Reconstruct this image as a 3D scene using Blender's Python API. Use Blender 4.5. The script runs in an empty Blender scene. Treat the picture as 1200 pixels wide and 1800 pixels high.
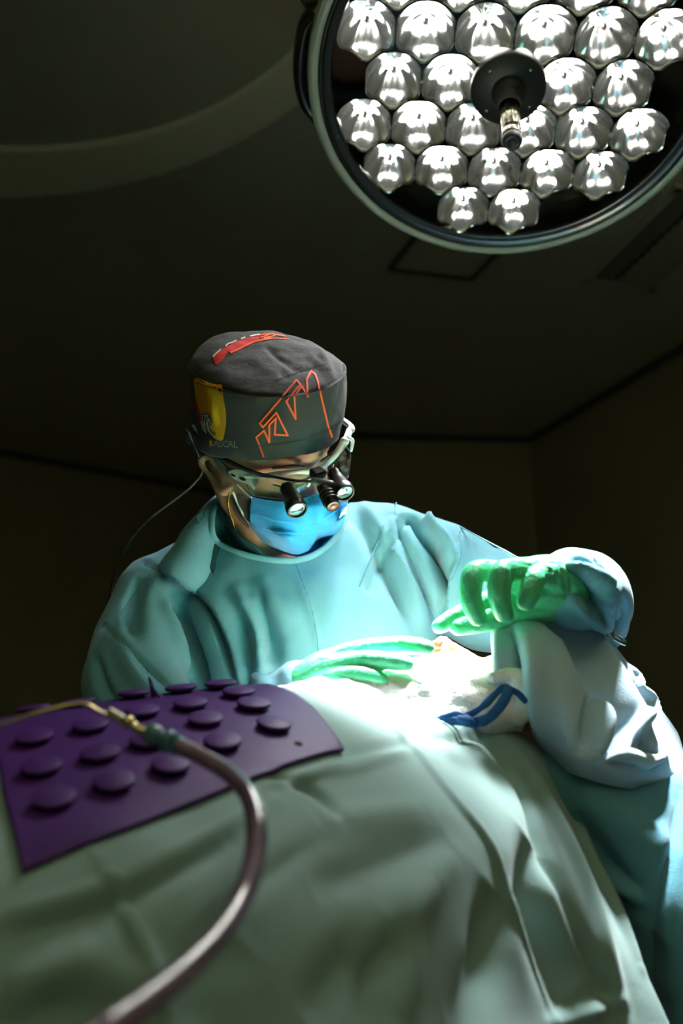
import bpy, bmesh, math, random
import numpy as np
from mathutils import Vector, Matrix, noise
from mathutils.bvhtree import BVHTree

random.seed(4)
F = 1650.0                       # focal length in pixels of the 1200 x 1800 frame
CAM_H = 1.15
PITCH = math.radians(15)
CP, SP = math.cos(PITCH), math.sin(PITCH)
scn = bpy.context.scene
col = scn.collection

# ------------------------------------------------------------------ camera, world, lights, exposure
def P(px, py, d):
    x = (px - 600) / F * d; u = (900 - py) / F * d
    return np.array([x, d * CP - u * SP, CAM_H + d * SP + u * CP])
def RAY(px, py): return P(px, py, 1.0) - np.array([0, 0, CAM_H])
CAMPOS = np.array([0, 0, CAM_H])

cd = bpy.data.cameras.new('camera'); cam = bpy.data.objects.new('camera', cd); col.objects.link(cam)
cam.location = CAMPOS; cam.rotation_euler = (math.radians(90) + PITCH, 0, 0)
cd.sensor_fit = 'VERTICAL'; cd.sensor_height = 36; cd.lens = 36 * F / 1800
cd.clip_start = 0.05; cd.clip_end = 50
cd.dof.use_dof = True; cd.dof.focus_distance = 1.14; cd.dof.aperture_fstop = 3.2
scn.camera = cam
w = bpy.data.worlds.new('world'); scn.world = w; w.use_nodes = True
w.node_tree.nodes['Background'].inputs[0].default_value = (0.75, 0.8, 0.55, 1)
w.node_tree.nodes['Background'].inputs[1].default_value = 0.010
scn.view_settings.view_transform = 'Standard'; scn.view_settings.look = 'None'
scn.view_settings.exposure = 0.0; scn.view_settings.gamma = 1.0
scn.view_settings.use_curve_mapping = False

LAMP_C = P(892, 145, 1.4545)                  # centre of the lit lamp's face
n_cam = np.array([-.06, -.577, -.817]); n_cam /= np.linalg.norm(n_cam)
LN = np.array([n_cam[0], n_cam[1]*CP - n_cam[2]*SP, n_cam[1]*SP + n_cam[2]*CP])   # its facing direction
BEAM_W = 2300.0         # seven narrow beams together
SPILL_W = 45.0
MID_W = 45.0         # extra beams added at the lamp to brighten head drape and gown
LED_EMIT = 46.0
FILL_W = 24.0
AIM = P(690, 1150, 1.03)
def spot(name, loc, aim, watts, angle, blend, size, color):
    l = bpy.data.lights.new(name, 'SPOT'); l.energy = watts; l.spot_size = math.radians(angle); l.spot_blend = blend
    l.shadow_soft_size = size; l.color = color
    o = bpy.data.objects.new(name, l); col.objects.link(o); o.location = Vector(loc)
    o.rotation_euler = Vector(np.array(aim) - np.array(loc)).to_track_quat('-Z', 'Y').to_euler()
    return o
_u = np.cross(LN, [0, 1, 0]); _u /= np.linalg.norm(_u); _v = np.cross(LN, _u)
LAMP_LIGHTS = []
for k in range(7):
    a = k * math.pi / 3; r = 0 if k == 6 else .17
    loc = LAMP_C + LN * .03 + (_u * math.cos(a) + _v * math.sin(a)) * r + (LN * .12 if k == 6 else 0)
    LAMP_LIGHTS.append(spot('beam_light', loc, AIM, BEAM_W / 7, 13, .75, .03, (.94, .985, 1)))
    LAMP_LIGHTS.append(spot('spill_light', loc, P(600, 940, 1.2), SPILL_W / 7, 62, 1.0, .04, (.95, .99, 1)))

for aim_, a_, k_ in ((P(1040, 1190, 1.02), .5, 7.5), (P(600, 1060, 1.15), -2.6, .7), (P(900, 1100, 1.02), 1.6, 1.2)):
    LAMP_LIGHTS.append(spot('fill_beam_light', LAMP_C + LN*.03 + (_u*math.cos(a_) + _v*math.sin(a_))*.2, aim_, MID_W*k_, 27, 1.0, .05, (.94, .99, 1)))
# unseen fill light added behind the camera, aimed up to brighten the ceiling
al = bpy.data.lights.new('ceiling_fill', 'AREA'); al.shape = 'RECTANGLE'; al.size = 1.2; al.size_y = .6; al.energy = FILL_W; al.color = (1, .98, .72)
ao = bpy.data.objects.new('ceiling_fill', al); col.objects.link(ao); ao.location = (.4, -1.1, 1.5); ao.rotation_euler = (math.radians(172), 0, 0); al.spread = math.radians(110)

# ------------------------------------------------------------------ helpers
def obj(name, verts, faces, mat, parent=None, smooth=True, solid=0, sub=0, bevel=0, off=0):
    me = bpy.data.meshes.new(name)
    me.from_pydata([tuple(map(float, v)) for v in verts], [], [tuple(map(int, f)) for f in faces]); me.validate(); me.update()
    if smooth: me.polygons.foreach_set('use_smooth', [True] * len(me.polygons))
    me.materials.append(mat)
    o = bpy.data.objects.new(name, me); col.objects.link(o)
    if parent: o.parent = parent; o.matrix_parent_inverse = Matrix.Translation(-Vector(parent.location))
    if sub: m = o.modifiers.new('s', 'SUBSURF'); m.levels = m.render_levels = sub
    if bevel: m = o.modifiers.new('b', 'BEVEL'); m.width = bevel; m.segments = 2; m.limit_method = 'ANGLE'
    if solid: m = o.modifiers.new('t', 'SOLIDIFY'); m.thickness = solid; m.offset = off
    return o
def thing(name, label, cat, loc=(0, 0, 0), group=None):
    o = bpy.data.objects.new(name, None); col.objects.link(o); o.location = Vector(loc); o.empty_display_size = .05
    return tag(o, label, cat, group)
def tag(o, label, cat, group=None, kind=None):
    o['label'] = label; o['category'] = cat
    if group: o['group'] = group
    if kind: o['kind'] = kind
    return o
def struct(o): o['kind'] = 'structure'; return o

def cr(pts, n, closed=False):
    """Catmull-Rom through rows of numbers, n samples in all."""
    p = np.array(pts, float); m = len(p)
    if m == 2: t = np.linspace(0, 1, n)[:, None]; return p[0] * (1 - t) + p[1] * t
    T = np.linspace(0, m if closed else m - 1, n, endpoint=not closed); out = []
    for t in T:
        i = int(min(math.floor(t), m - 1 if closed else m - 2)); s = t - i
        if closed: a, b, c, d = p[(i-1) % m], p[i % m], p[(i+1) % m], p[(i+2) % m]
        else:
            b, c = p[i], p[i+1]; a = p[i-1] if i > 0 else 2*b - c; d = p[i+2] if i+2 < m else 2*c - b
        out.append(.5 * (2*b + (c-a)*s + (2*a - 5*b + 4*c - d)*s*s + (3*b - a - 3*c + d)*s**3))
    return np.array(out)

def tube(pts, rad, seg=12, n=None, flat=1.0, upv=None, capround=True):
    """closed tube through 3D pts; rad a number or one per point; flat squeezes along upv."""
    pts = np.array([np.array(q, float) for q in pts])
    r = np.full(len(pts), rad, float) if np.isscalar(rad) else np.array(rad, float)
    n = n or max(2, (len(pts) - 1) * 6 + 1)
    A = cr(np.c_[pts, r], n); C, R = A[:, :3], np.abs(A[:, 3])
    T = np.gradient(C, axis=0); T /= np.linalg.norm(T, axis=1)[:, None] + 1e-12
    if capround:
        k = [(.0, 1.0), (.38, .92), (.70, .71), (.92, .38)]
        Cs = [C[0] - T[0]*R[0]*a for a, b in k[::-1][:-1]]; Rs = [R[0]*b for a, b in k[::-1][:-1]]
        Ce = [C[-1] + T[-1]*R[-1]*a for a, b in k[1:]]; Re = [R[-1]*b for a, b in k[1:]]
        C = np.array(Cs + list(C) + Ce); R = np.array(Rs + list(R) + Re)
        T = np.vstack([np.repeat(T[:1], 3, 0), T, np.repeat(T[-1:], 3, 0)])
    up = np.array(upv if upv is not None else [0, 0, 1.]); 
    if abs(T[0] @ up) > .95: up = np.array([0, 1., 0])
    V = []; u = up
    for i in range(len(C)):
        if upv is None: u = u - T[i] * (u @ T[i])
        else: u = np.array(upv, float) - T[i] * (np.array(upv) @ T[i])
        u = u / (np.linalg.norm(u) + 1e-12); s = np.cross(T[i], u)
        for j in range(seg):
            a = 2*math.pi*j/seg; V.append(C[i] + R[i] * (math.cos(a)*s + math.sin(a)*u*flat))
    Fc = []
    for i in range(len(C) - 1):
        for j in range(seg):
            a = i*seg+j; b = i*seg+(j+1) % seg; Fc.append((a, b, b+seg, a+seg))
    Fc.append(tuple(range(seg))[::-1]); Fc.append(tuple((len(C)-1)*seg + j for j in range(seg)))
    return np.array(V), Fc
def join(parts):
    V = []; Fc = []; o = 0
    for v, f in parts:
        V.append(np.array(v)); Fc += [tuple(i + o for i in q) for q in f]; o += len(v)
    return np.vstack(V), Fc
def loft(rings, cap=True):
    n = len(rings[0]); V = np.vstack(rings); Fc = []
    for i in range(len(rings)-1):
        for j in range(n): a = i*n+j; b = i*n+(j+1) % n; Fc.append((a, b, b+n, a+n))
    if cap: Fc.append(tuple(range(n))[::-1]); Fc.append(tuple((len(rings)-1)*n + j for j in range(n)))
    return V, Fc
def lathe(prof, origin, axis, seg=48, xref=None, cap=False):
    """prof: (radius, height) along axis."""
    axis = np.array(axis, float); axis /= np.linalg.norm(axis)
    x = np.array(xref if xref is not None else ([1., 0, 0] if abs(axis[0]) < .9 else [0, 1., 0]))
    x = x - axis*(x @ axis); x /= np.linalg.norm(x); y = np.cross(axis, x)
    rings = [np.array([origin + axis*h + r*(x*math.cos(2*math.pi*j/seg) + y*math.sin(2*math.pi*j/seg)) for j in range(seg)]) for r, h in prof]
    return loft(rings, cap)
def box(c, sx, sy, sz, ax=None):
    ax = np.eye(3) if ax is None else np.array(ax)
    V = [np.array(c) + ax[0]*a*sx/2 + ax[1]*b*sy/2 + ax[2]*e*sz/2 for a in (-1, 1) for b in (-1, 1) for e in (-1, 1)]
    return np.array(V), [(0, 1, 3, 2), (4, 6, 7, 5), (0, 4, 5, 1), (2, 3, 7, 6), (0, 2, 6, 4), (1, 5, 7, 3)]
def fuse(parts, voxel, smooth=3, name='tmp'):
    """union of closed shapes as one continuous skin (voxel remesh)"""
    V, Fc = join(parts)
    me = bpy.data.meshes.new('tmp'); me.from_pydata([tuple(v) for v in V], [], Fc); o = bpy.data.objects.new('tmp', me); col.objects.link(o)
    m = o.modifiers.new('r', 'REMESH'); m.mode = 'VOXEL'; m.voxel_size = voxel
    if smooth: s = o.modifiers.new('s', 'SMOOTH'); s.iterations = smooth; s.factor = .5
    dg = bpy.context.evaluated_depsgraph_get(); dg.update(); e = o.evaluated_get(dg).to_mesh()
    V = np.empty(len(e.vertices)*3); e.vertices.foreach_get('co', V); V = V.reshape(-1, 3).copy()
    Fc = [tuple(p.vertices) for p in e.polygons]
    o.evaluated_get(dg).to_mesh_clear(); bpy.data.objects.remove(o); bpy.data.meshes.remove(me)
    return V, Fc
def normals(V, Fc):
    me = bpy.data.meshes.new('t'); me.from_pydata([tuple(v) for v in V], [], Fc); me.update()
    N = np.empty(len(V)*3); me.vertices.foreach_get('normal', N); bpy.data.meshes.remove(me)
    return N.reshape(-1, 3)
def bvh(V, Fc): return BVHTree.FromPolygons([Vector(v) for v in V], Fc)
def hit(t, px, py, near=True):
    r = Vector(RAY(px, py)).normalized(); loc, nor, i, d = t.ray_cast(Vector(CAMPOS), r)
    if loc is None:
        if not near: return None, None
        for s in (0.8, 1.0, 1.2): pass
        loc0 = Vector(P(px, py, 1.1)); loc, nor, i, d = t.find_nearest(loc0)
    nor = Vector(nor)
    if nor.dot(r) > 0: nor = -nor
    return np.array(loc), np.array(nor)
def pxd(p):
    """pixel and depth of a world point"""
    q = np.array(p) - CAMPOS; d = q[..., 1]*CP + q[..., 2]*SP; u = -q[..., 1]*SP + q[..., 2]*CP
    return 600 + F*q[..., 0]/d, 900 - F*u/d, d
def crease(V, Fc, lines, N=None, cam_side=True):
    """push the cloth in and out along folds. lines: (pixel polyline, width m, height m[, kind])"""
    V = V.copy(); N = normals(V, Fc) if N is None else N; t = bvh(V, Fc)
    view = V - CAMPOS; front = (N * view).sum(1) < .25*np.linalg.norm(view, axis=1)
    sgn = 1.0
    D = np.zeros(len(V))
    for L in lines:
        pts, wd, amp = L[:3]; kind = L[3] if len(L) > 3 else 'g'
        q = cr(np.array(pts, float), max(12, 8*len(pts))); W = np.array([hit(t, a, b)[0] for a, b in q])
        for _ in range(5): W[1:-1] = (W[:-2]+2*W[1:-1]+W[2:])/4
        lo, hi = W.min(0) - 4*wd, W.max(0) + 4*wd
        idx = np.where(((V > lo) & (V < hi)).all(1) & front)[0]
        if len(idx) == 0: continue
        best = np.full(len(idx), 1e9); tt = np.zeros(len(idx)); sd = np.zeros(len(idx))
        for i in range(len(W)-1):
            a, b = W[i], W[i+1]; ab = b - a; L2 = ab @ ab + 1e-12
            s = np.clip(((V[idx]-a) @ ab)/L2, 0, 1); e = V[idx] - (a + s[:, None]*ab); dd = np.linalg.norm(e, axis=1)
            mk = dd < best; best[mk] = dd[mk]; tt[mk] = (i + s[mk])/(len(W)-1)
            side = (np.cross(ab, e) * -(view[idx])).sum(1); sd[mk] = np.sign(side[mk])
        tap = np.sqrt(np.clip(np.sin(math.pi*np.clip(tt, .02, .98)), 0, 1)) if kind[-1] != '!' else 1.0
        x = best/wd
        if kind[0] == 'g': D[idx] += amp*tap*np.exp(-x*x)
        elif kind[0] == 's':   # step: one side stands proud, sharp at the line
            D[idx] += amp*tap*np.where(sd > 0, np.exp(-x*.8)*np.clip(x*2.2, 0, 1), -.35*np.exp(-x*x*3)*np.clip(x*2.2, 0, 1))
        elif kind[0] == 'S':
            D[idx] += amp*tap*np.where(sd < 0, np.exp(-x*.8)*np.clip(x*2.2, 0, 1), -.35*np.exp(-x*x*3)*np.clip(x*2.2, 0, 1))
    return V + N*D[:, None]*sgn
def ripple(V, N, amp, scale, seed=0.0):
    d = np.array([noise.noise(Vector(v)*scale + Vector((seed, seed*2, 0))) for v in V])
    return V + N*(d*amp)[:, None]
def gridmesh(G):
    nv, nu = G.shape[:2]; V = G.reshape(-1, 3)
    return V, [(j*nu+i, j*nu+i+1, (j+1)*nu+i+1, (j+1)*nu+i) for j in range(nv-1) for i in range(nu-1)]
def sheet(rows, nu, nv):
    """smooth surface through rows of world points"""
    A = np.array([cr(r, nu) for r in rows]); return np.stack([cr(A[:, i], nv) for i in range(nu)], 1)
def rowsP(rows): return [[P(*q) for q in r] for r in rows]

# ------------------------------------------------------------------ materials
def mat(name, base, rough=.8, metal=0, spec=.5, bump=0, bscale=400, sheen=0, emit=None, estr=0, trans=0, vary=0, vscale=8, coat=0, wrinkle=0, wscale=30, alpha=1, sss=0):
    m = bpy.data.materials.new(name); m.use_nodes = True; nt = m.node_tree; b = nt.nodes['Principled BSDF']
    I = b.inputs; I['Base Color'].default_value = (*base, 1); I['Roughness'].default_value = rough; I['Metallic'].default_value = metal
    I['Specular IOR Level'].default_value = spec; I['Sheen Weight'].default_value = sheen; I['Coat Weight'].default_value = coat; I['Alpha'].default_value = alpha
    if trans: I['Transmission Weight'].default_value = trans
    if sss: I['Subsurface Weight'].default_value = sss; I['Subsurface Radius'].default_value = (.01, .004, .002); I['Subsurface Scale'].default_value = 1
    if emit: I['Emission Color'].default_value = (*emit, 1); I['Emission Strength'].default_value = estr
    tc = nt.nodes.new('ShaderNodeTexCoord')
    if vary:
        no = nt.nodes.new('ShaderNodeTexNoise'); no.inputs['Scale'].default_value = vscale; no.inputs['Detail'].default_value = 4
        nt.links.new(tc.outputs['Object'], no.inputs['Vector'])
        r = nt.nodes.new('ShaderNodeValToRGB'); r.color_ramp.elements[0].position = .3; r.color_ramp.elements[1].position = .7
        r.color_ramp.elements[0].color = (*[c*(1-vary) for c in base], 1); r.color_ramp.elements[1].color = (*[min(1, c*(1+vary)) for c in base], 1)
        nt.links.new(no.outputs['Fac'], r.inputs['Fac']); nt.links.new(r.outputs['Color'], I['Base Color'])
    last = None
    for amt, sc, dist in ((wrinkle, wscale, .01), (bump, bscale, .001)):
        if amt:
            no = nt.nodes.new('ShaderNodeTexNoise'); no.inputs['Scale'].default_value = sc; no.inputs['Detail'].default_value = 3
            nt.links.new(tc.outputs['Object'], no.inputs['Vector'])
            bp = nt.nodes.new('ShaderNodeBump'); bp.inputs['Strength'].default_value = amt; bp.inputs['Distance'].default_value = dist
            nt.links.new(no.outputs['Fac'], bp.inputs['Height'])
            if last: nt.links.new(last.outputs['Normal'], bp.inputs['Normal'])
            last = bp
    if last: nt.links.new(last.outputs['Normal'], I['Normal'])
    return m
M = dict(
    ceiling=mat('ceiling_paint', (.56, .56, .46), .7, bump=.1),
    wall=mat('wall_paint', (.40, .38, .26), .7, vary=.08, vscale=2),
    floor=mat('floor_vinyl', (.18, .2, .18), .4, vary=.15),
    trim=mat('dark_seam', (.08, .09, .07), .7),
    vent=mat('vent_metal', (.34, .35, .29), .5),
    black=mat('black_void', (.004, .004, .004), .9),
    gown=mat('gown_cotton', (.13, .355, .44), .85, sheen=.15, bump=.35, bscale=700, vary=.05, vscale=14, wrinkle=.10, wscale=38),
    seam=mat('gown_seam', (.09, .27, .34), .85, bump=.3, bscale=900),
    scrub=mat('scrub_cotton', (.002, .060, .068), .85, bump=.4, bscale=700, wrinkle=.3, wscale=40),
    drape=mat('green_grey_drape', (.205, .32, .30), .9, sheen=.2, bump=.5, bscale=900, wrinkle=.12, wscale=22),
    blue=mat('pale_blue_drape', (.47, .66, .80), .9, sheen=.3, bump=.6, bscale=800, wrinkle=.15, wscale=30),
    teal=mat('teal_drape', (.10, .31, .40), .9, sheen=.2, bump=.6, bscale=800, wrinkle=.2, wscale=25),
    gauze=mat('white_gauze', (.82, .80, .76), .95, bump=.8, bscale=350, wrinkle=.6, wscale=45),
    tie=mat('blue_tie_mesh', (.005, .10, .32), .7, bump=.6, bscale=600),
    purple=mat('purple_silicone', (.055, .011, .125), .55, spec=.3, bump=.05, bscale=300),
    skin=mat('skin', (.38, .20, .12), .55, spec=.4, sss=.12, bump=.25, bscale=350, vary=.14, vscale=40),
    pskin=mat('patient_skin', (.66, .36, .23), .5, sss=.15, bump=.15, vary=.2, vscale=55),
    blood=mat('blood_spot', (.45, .05, .015), .35),
    iodine=mat('iodine_spot', (.60, .19, .05), .5),
    hair=mat('dark_hair', (.03, .02, .013), .7, bump=.9, bscale=600),
    cap=mat('black_cap_cotton', (.021, .020, .019), .85, sheen=.08, bump=.35, bscale=800, wrinkle=.25, wscale=45),
    capthread=mat('cap_seam_thread', (.012, .012, .012), .9),
    orange=mat('orange_print', (.95, .10, .008), .7),
    red=mat('red_print', (.62, .012, .010), .7),
    yellow=mat('yellow_print', (.95, .42, .004), .75, bump=.3, bscale=800),
    white=mat('white_print', (.7, .7, .64), .7),
    mask=mat('blue_mask_fabric', (.012, .31, .74), .8, sheen=.2, bump=.5, bscale=900, wrinkle=.12, wscale=60),
    masklight=mat('mask_weld', (.10, .52, .80), .75, bump=.3),
    frame=mat('white_plastic', (.74, .78, .76), .3, coat=.3),
    greyplastic=mat('grey_plastic', (.22, .25, .22), .4),
    lens=None,
    barrel=mat('black_anodised', (.028, .028, .026), .33, metal=.6, coat=.2),
    glassdisc=mat('loupe_glass', (.35, .50, .58), .06, metal=.75),
    rubber=mat('black_rubber', (.012, .012, .012), .5),
    cable=mat('grey_cable', (.10, .11, .10), .4),
    gold=mat('gold', (.9, .52, .1), .25, metal=1),
    brass=mat('brass', (.62, .50, .26), .22, metal=1),
    steel=mat('steel', (.62, .62, .58), .2, metal=1),
    glove=mat('green_latex', (.10, .62, .30), .38, spec=.5, coat=.1, sss=.08, wrinkle=.35, wscale=70),
    conn=mat('teal_connector', (.03, .14, .17), .35, coat=.3),
    hose=mat('clear_hose', (.17, .11, .17), .25, spec=.6, coat=.6, vary=.35, vscale=22),
    housing=mat('pale_green_housing', (.50, .58, .47), .4),
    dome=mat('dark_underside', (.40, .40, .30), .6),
    gasket=mat('black_gasket', (.010, .010, .008), .25, coat=.5),
    plate=mat('dark_lamp_plate', (.022, .020, .014), .22, coat=.4),
    chrome=mat('polished_reflector', (.88, .90, .91), .12, metal=1),
    led=mat('lit_led', (1, 1, 1), .5, emit=(1, .97, .88), estr=LED_EMIT),
    arm=mat('dark_arm', (.07, .06, .04), .45),
    handle=mat('matt_black_handle', (.022, .021, .018), .5),
    pad=mat('table_pad', (.02, .02, .02), .6),
)
def thin_glass(name, tint, gl=.12):
    m = bpy.data.materials.new(name); m.use_nodes = True; nt = m.node_tree; nt.nodes.remove(nt.nodes['Principled BSDF'])
    t = nt.nodes.new('ShaderNodeBsdfTransparent'); t.inputs[0].default_value = (*tint, 1)
    g = nt.nodes.new('ShaderNodeBsdfGlossy'); g.inputs['Roughness'].default_value = .05
    lw = nt.nodes.new('ShaderNodeLayerWeight'); lw.inputs['Blend'].default_value = gl*2
    mx = nt.nodes.new('ShaderNodeMixShader'); nt.links.new(lw.outputs['Facing'], mx.inputs[0])
    nt.links.new(t.outputs[0], mx.inputs[1]); nt.links.new(g.outputs[0], mx.inputs[2]); nt.links.new(mx.outputs[0], nt.nodes['Material Output'].inputs[0])
    return m
M['lens'] = thin_glass('clear_lens', (.93, .97, .95), .16)
M['cover'] = thin_glass('lamp_cover_glass', (.97, .98, .97), .03)

# ------------------------------------------------------------------ the room
H = 2.90
poly = [(-3.4, -1.5), (-3.4, 4.15), (-1.99, 5.19), (-1.0, 5.89), (-.45, 6.25), (-.08, 4.86), (1.05, 4.94), (1.48, 3.76), (3.39, -1.5)]
def wall(name, a, b):
    (x0, y0), (x1, y1) = a, b; d = np.array([x1-x0, y1-y0]); L = np.linalg.norm(d); d /= L; nn = np.array([-d[1], d[0]])  # left of travel = outside (clockwise)
    V = []
    for z in (0, H):
        for (x, y) in ((x0, y0), (x1, y1)):
            V.append((x, y, z)); V.append((x+nn[0]*.1, y+nn[1]*.1, z))
    return struct(obj(name, V, [(0, 2, 6, 4), (1, 5, 7, 3), (0, 4, 5, 1), (2, 3, 7, 6), (4, 6, 7, 5), (0, 1, 3, 2)], M['wall'], smooth=False))
wall('wall_left', poly[0], poly[1]); wall('wall_back_left', poly[1], poly[4]); wall('wall_back_return', poly[4], poly[5])
wall('wall_back', poly[5], poly[6]); wall('wall_right', poly[6], poly[8]); wall('wall_front', poly[8], poly[0])
def slab(name, z0, z1, m):
    n = len(poly); V = [(x, y, z0) for x, y in poly] + [(x, y, z1) for x, y in poly]
    Fc = [tuple(range(n)), tuple(range(2*n-1, n-1, -1))] + [(i, (i+1) % n, (i+1) % n+n, i+n) for i in range(n)]
    return struct(obj(name, V, Fc, m, smooth=False))
slab('floor', -.1, 0, M['floor']); slab('ceiling', H, H+.1, M['ceiling'])
def onceil(px, py, dz=0):
    r = RAY(px, py); t = (H - CAM_H - dz)/r[2]; return CAMPOS + r*t
def strip(name, a, b, wdt, h, m, parent=None, z=H):
    a = np.array(a); b = np.array(b); d = (b-a)/np.linalg.norm(b-a); s = np.cross(d, [0, 0, 1.])
    c = (a+b)/2; c[2] = z-h/2
    v, f = box(c, np.linalg.norm(b-a), wdt, h, [d, s, [0, 0, 1.]]); return obj(name, v, f, m, parent, smooth=False)
for a, b in ((4, 5), (5, 6), (6, 8), (1, 4)):
    s = struct(strip('trim_%d' % (a+b), (*poly[a], H), (*poly[b], H), .05, .03, M['trim']))
# access panel
pc = [onceil(*q) for q in ((685, 470), (828, 488), (885, 430), (745, 395))]
ap = thing('ceiling_access_panel', 'flat square access panel in the ceiling just below the lit lamp', 'ceiling panel', sum(pc)/4)
obj('panel', [q - [0, 0, .004] for q in pc] + [q for q in pc], [(0, 3, 2, 1), (0, 1, 5, 4), (1, 2, 6, 5), (2, 3, 7, 6), (3, 0, 4, 7)], M['ceiling'], ap, smooth=False)
for i in range(4): strip('edge', pc[i], pc[(i+1) % 4], .018, .012, M['trim'], ap)
# air vent: rectangle on the ceiling with louvres
e1 = np.array([.31, .075, 0]); e1 /= np.linalg.norm(e1); e2 = np.array([e1[1], -e1[0], 0])
v0 = onceil(1022, 492)
vt = thing('air_vent', 'dark louvred rectangular air vent in the ceiling at the right', 'air vent', v0)
vL, vW = .62, .30
vq = lambda a, b, dz=0: v0 + e2*a + e1*b - [0, 0, dz]
obj('backing', [vq(.03, .03, .002), vq(vL-.03, .03, .002), vq(vL-.03, vW-.03, .002), vq(.03, vW-.03, .002)], [(0, 1, 2, 3)], M['black'], vt, smooth=False)
for a, b in ((vq(0, .012), vq(vL, .012)), (vq(0, vW-.012), vq(vL, vW-.012)), (vq(.012, 0), vq(.012, vW)), (vq(vL-.012, 0), vq(vL-.012, vW))):
    strip('frame', a, b, .03, .014, M['ceiling'], vt)
for k in range(5): strip('rail', vq(.03, .045+.014*k), vq(vL-.03, .045+.014*k), .005, .012, M['vent'], vt)
for k in range(12):
    a = .06+.043*k; v, f = box((vq(a, .12, .012)+vq(a, vW-.035, .012))/2, vW-.155, .026, .002, [e1, (e2*.8+np.array([0, 0, .6])), np.cross(e1, e2*.8+np.array([0, 0, .6]))])
    obj('louvre', v, f, M['vent'], vt, smooth=False)

# ------------------------------------------------------------------ operating table (under the drapes)
ot = thing('operating_table', 'padded operating table on a steel column, beneath the draped patient', 'operating table', (-.2, 1.0, 0))
v, f = box((-.56, 1.02, .94), 1.1, .36, .07); obj('table_top', v, f, M['pad'], ot, smooth=False, bevel=.01)
v, f = box((.19, 1.20, 1.06), .26, .20, .05); obj('headrest', v, f, M['pad'], ot, smooth=False, bevel=.01)
v, f = box((.06, 1.16, .98), .28, .04, .04); obj('headrest_arm', v, f, M['steel'], ot, smooth=False)
v, f = box((-.2, 1.0, .5), .22, .2, .9); obj('column', v, f, M['steel'], ot, smooth=False, bevel=.01)
v, f = box((-.2, 1.0, .04), .8, .45, .08); obj('base', v, f, M['steel'], ot, smooth=False, bevel=.02)

# ------------------------------------------------------------------ lit surgical lamp
lamp = thing('surgical_lamp', 'lit round surgical lamp with many bright mirrored reflectors and a black centre handle', 'surgical lamp', LAMP_C)
for l in LAMP_LIGHTS: l.parent = lamp; l.matrix_parent_inverse = Matrix.Translation(-Vector(lamp.location))
camx = np.array([1., 0, 0]); LU = np.cross(LN, np.array([0, -SP, CP])); LU = camx - LN*(camx @ LN); LU /= np.linalg.norm(LU); LV = np.cross(LN, LU)
if RAY(892, 400) @ LV - RAY(892, 145) @ LV < 0: LV = -LV       # LU right, LV down in the face plane
RC = LAMP_C + LU*.012
def lathe_l(prof, seg=96): return lathe(prof, RC, LN, seg, LU)
v, f = lathe_l([(.306, .012), (.309, .017), (.316, .017), (.322, .010), (.324, -.005), (.318, -.03), (.27, -.085), (.17, -.125), (.05, -.14), (.001, -.14)]); obj('housing', v, f, M['housing'], lamp)
v, f = lathe_l([(.284, -.02), (.284, .004), (.288, .010), (.296, .006), (.300, .012), (.306, .013), (.306, -.01)]); obj('gasket', v, f, M['gasket'], lamp)
v, f = lathe_l([(.290, -.012), (.286, -.060), (.001, -.060)]); obj('back_plate', v, f, M['plate'], lamp)
v, f = lathe_l([(.290, .006), (.15, .008), (.001, .008)]); obj('cover_glass', v, f, M['cover'], lamp)
# reflectors on a triangular lattice
PITCHX, PITCHY = .0885, .0775
def reflector(c, spin):
    Ap = .0432; V = []; Fc = []; nr, na = 16, 72
    flute = lambda a: 1 + .012*math.cos(9*a + spin*7) 
    for i in range(nr+1):
        for j in range(na):
            a = 2*math.pi*j/na; hx = Ap/math.cos(((a + math.pi/6) % (math.pi/3)) - math.pi/6); hx = min(hx, .0465)
            s = i/nr; r = max(.0005, hx*s); z = .052*(1-(r/Ap)**2) + .0014*math.cos(6*a+spin)*s**1.5*(1-s)*4
            r2 = r*(1+(flute(a)-1)*math.sin(math.pi*s))
            V.append(c + LU*r2*math.cos(a) + LV*r2*math.sin(a) - LN*z)
    for i in range(nr):
        for j in range(na): a = i*na+j; b = i*na+(j+1) % na; Fc.append((a, b, b+na, a+na))
    Fc.append(tuple(range(na)))
    o = obj('reflector', V, Fc, M['chrome'], lamp, solid=.0008)
    v, f = lathe([(.0001, .0), (.0055, .0), (.0055, .010), (.0045, .014), (.0001, .016)], c - LN*.034, LN, 16); n1 = obj('led_post', v, f, M['handle'], o)
    led = []
    for a in ((0, math.pi) if spin == 0 else (-math.pi/2, math.pi/2)):
        q = c - LN*.040 + (LU*math.cos(a)+LV*math.sin(a))*.009
        led.append(tube([q - LN*.004, q + LN*.004], .0045, 8, 2))
    for a in (-.5, .4, 1.3, 2.2, 3.1, 4.1): q = c - LN*.020 + (LU*math.cos(a)+LV*math.sin(a))*.0065; led.append(tube([q, q + LN*.001], .0011, 6, 2))  # tiny glowing dots added as glints in the bowl
    v, f = join(led); obj('led', v, f, M['led'], o)
k = 0
for row in range(-4, 4):
    y = row*PITCHY
    for i in range(-4, 5):
        x = (i + (0.5 if row % 2 else 0))*PITCHX
        c = LU*x + LV*y; rr = np.linalg.norm(c - LU*.012)
        if rr < .03: continue
        if rr > .262: continue
        if np.linalg.norm(c) > .24: continue
        reflector(LAMP_C + c, [0, .5][(i + row) % 2]); k += 1
print('reflectors', k)
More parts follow.
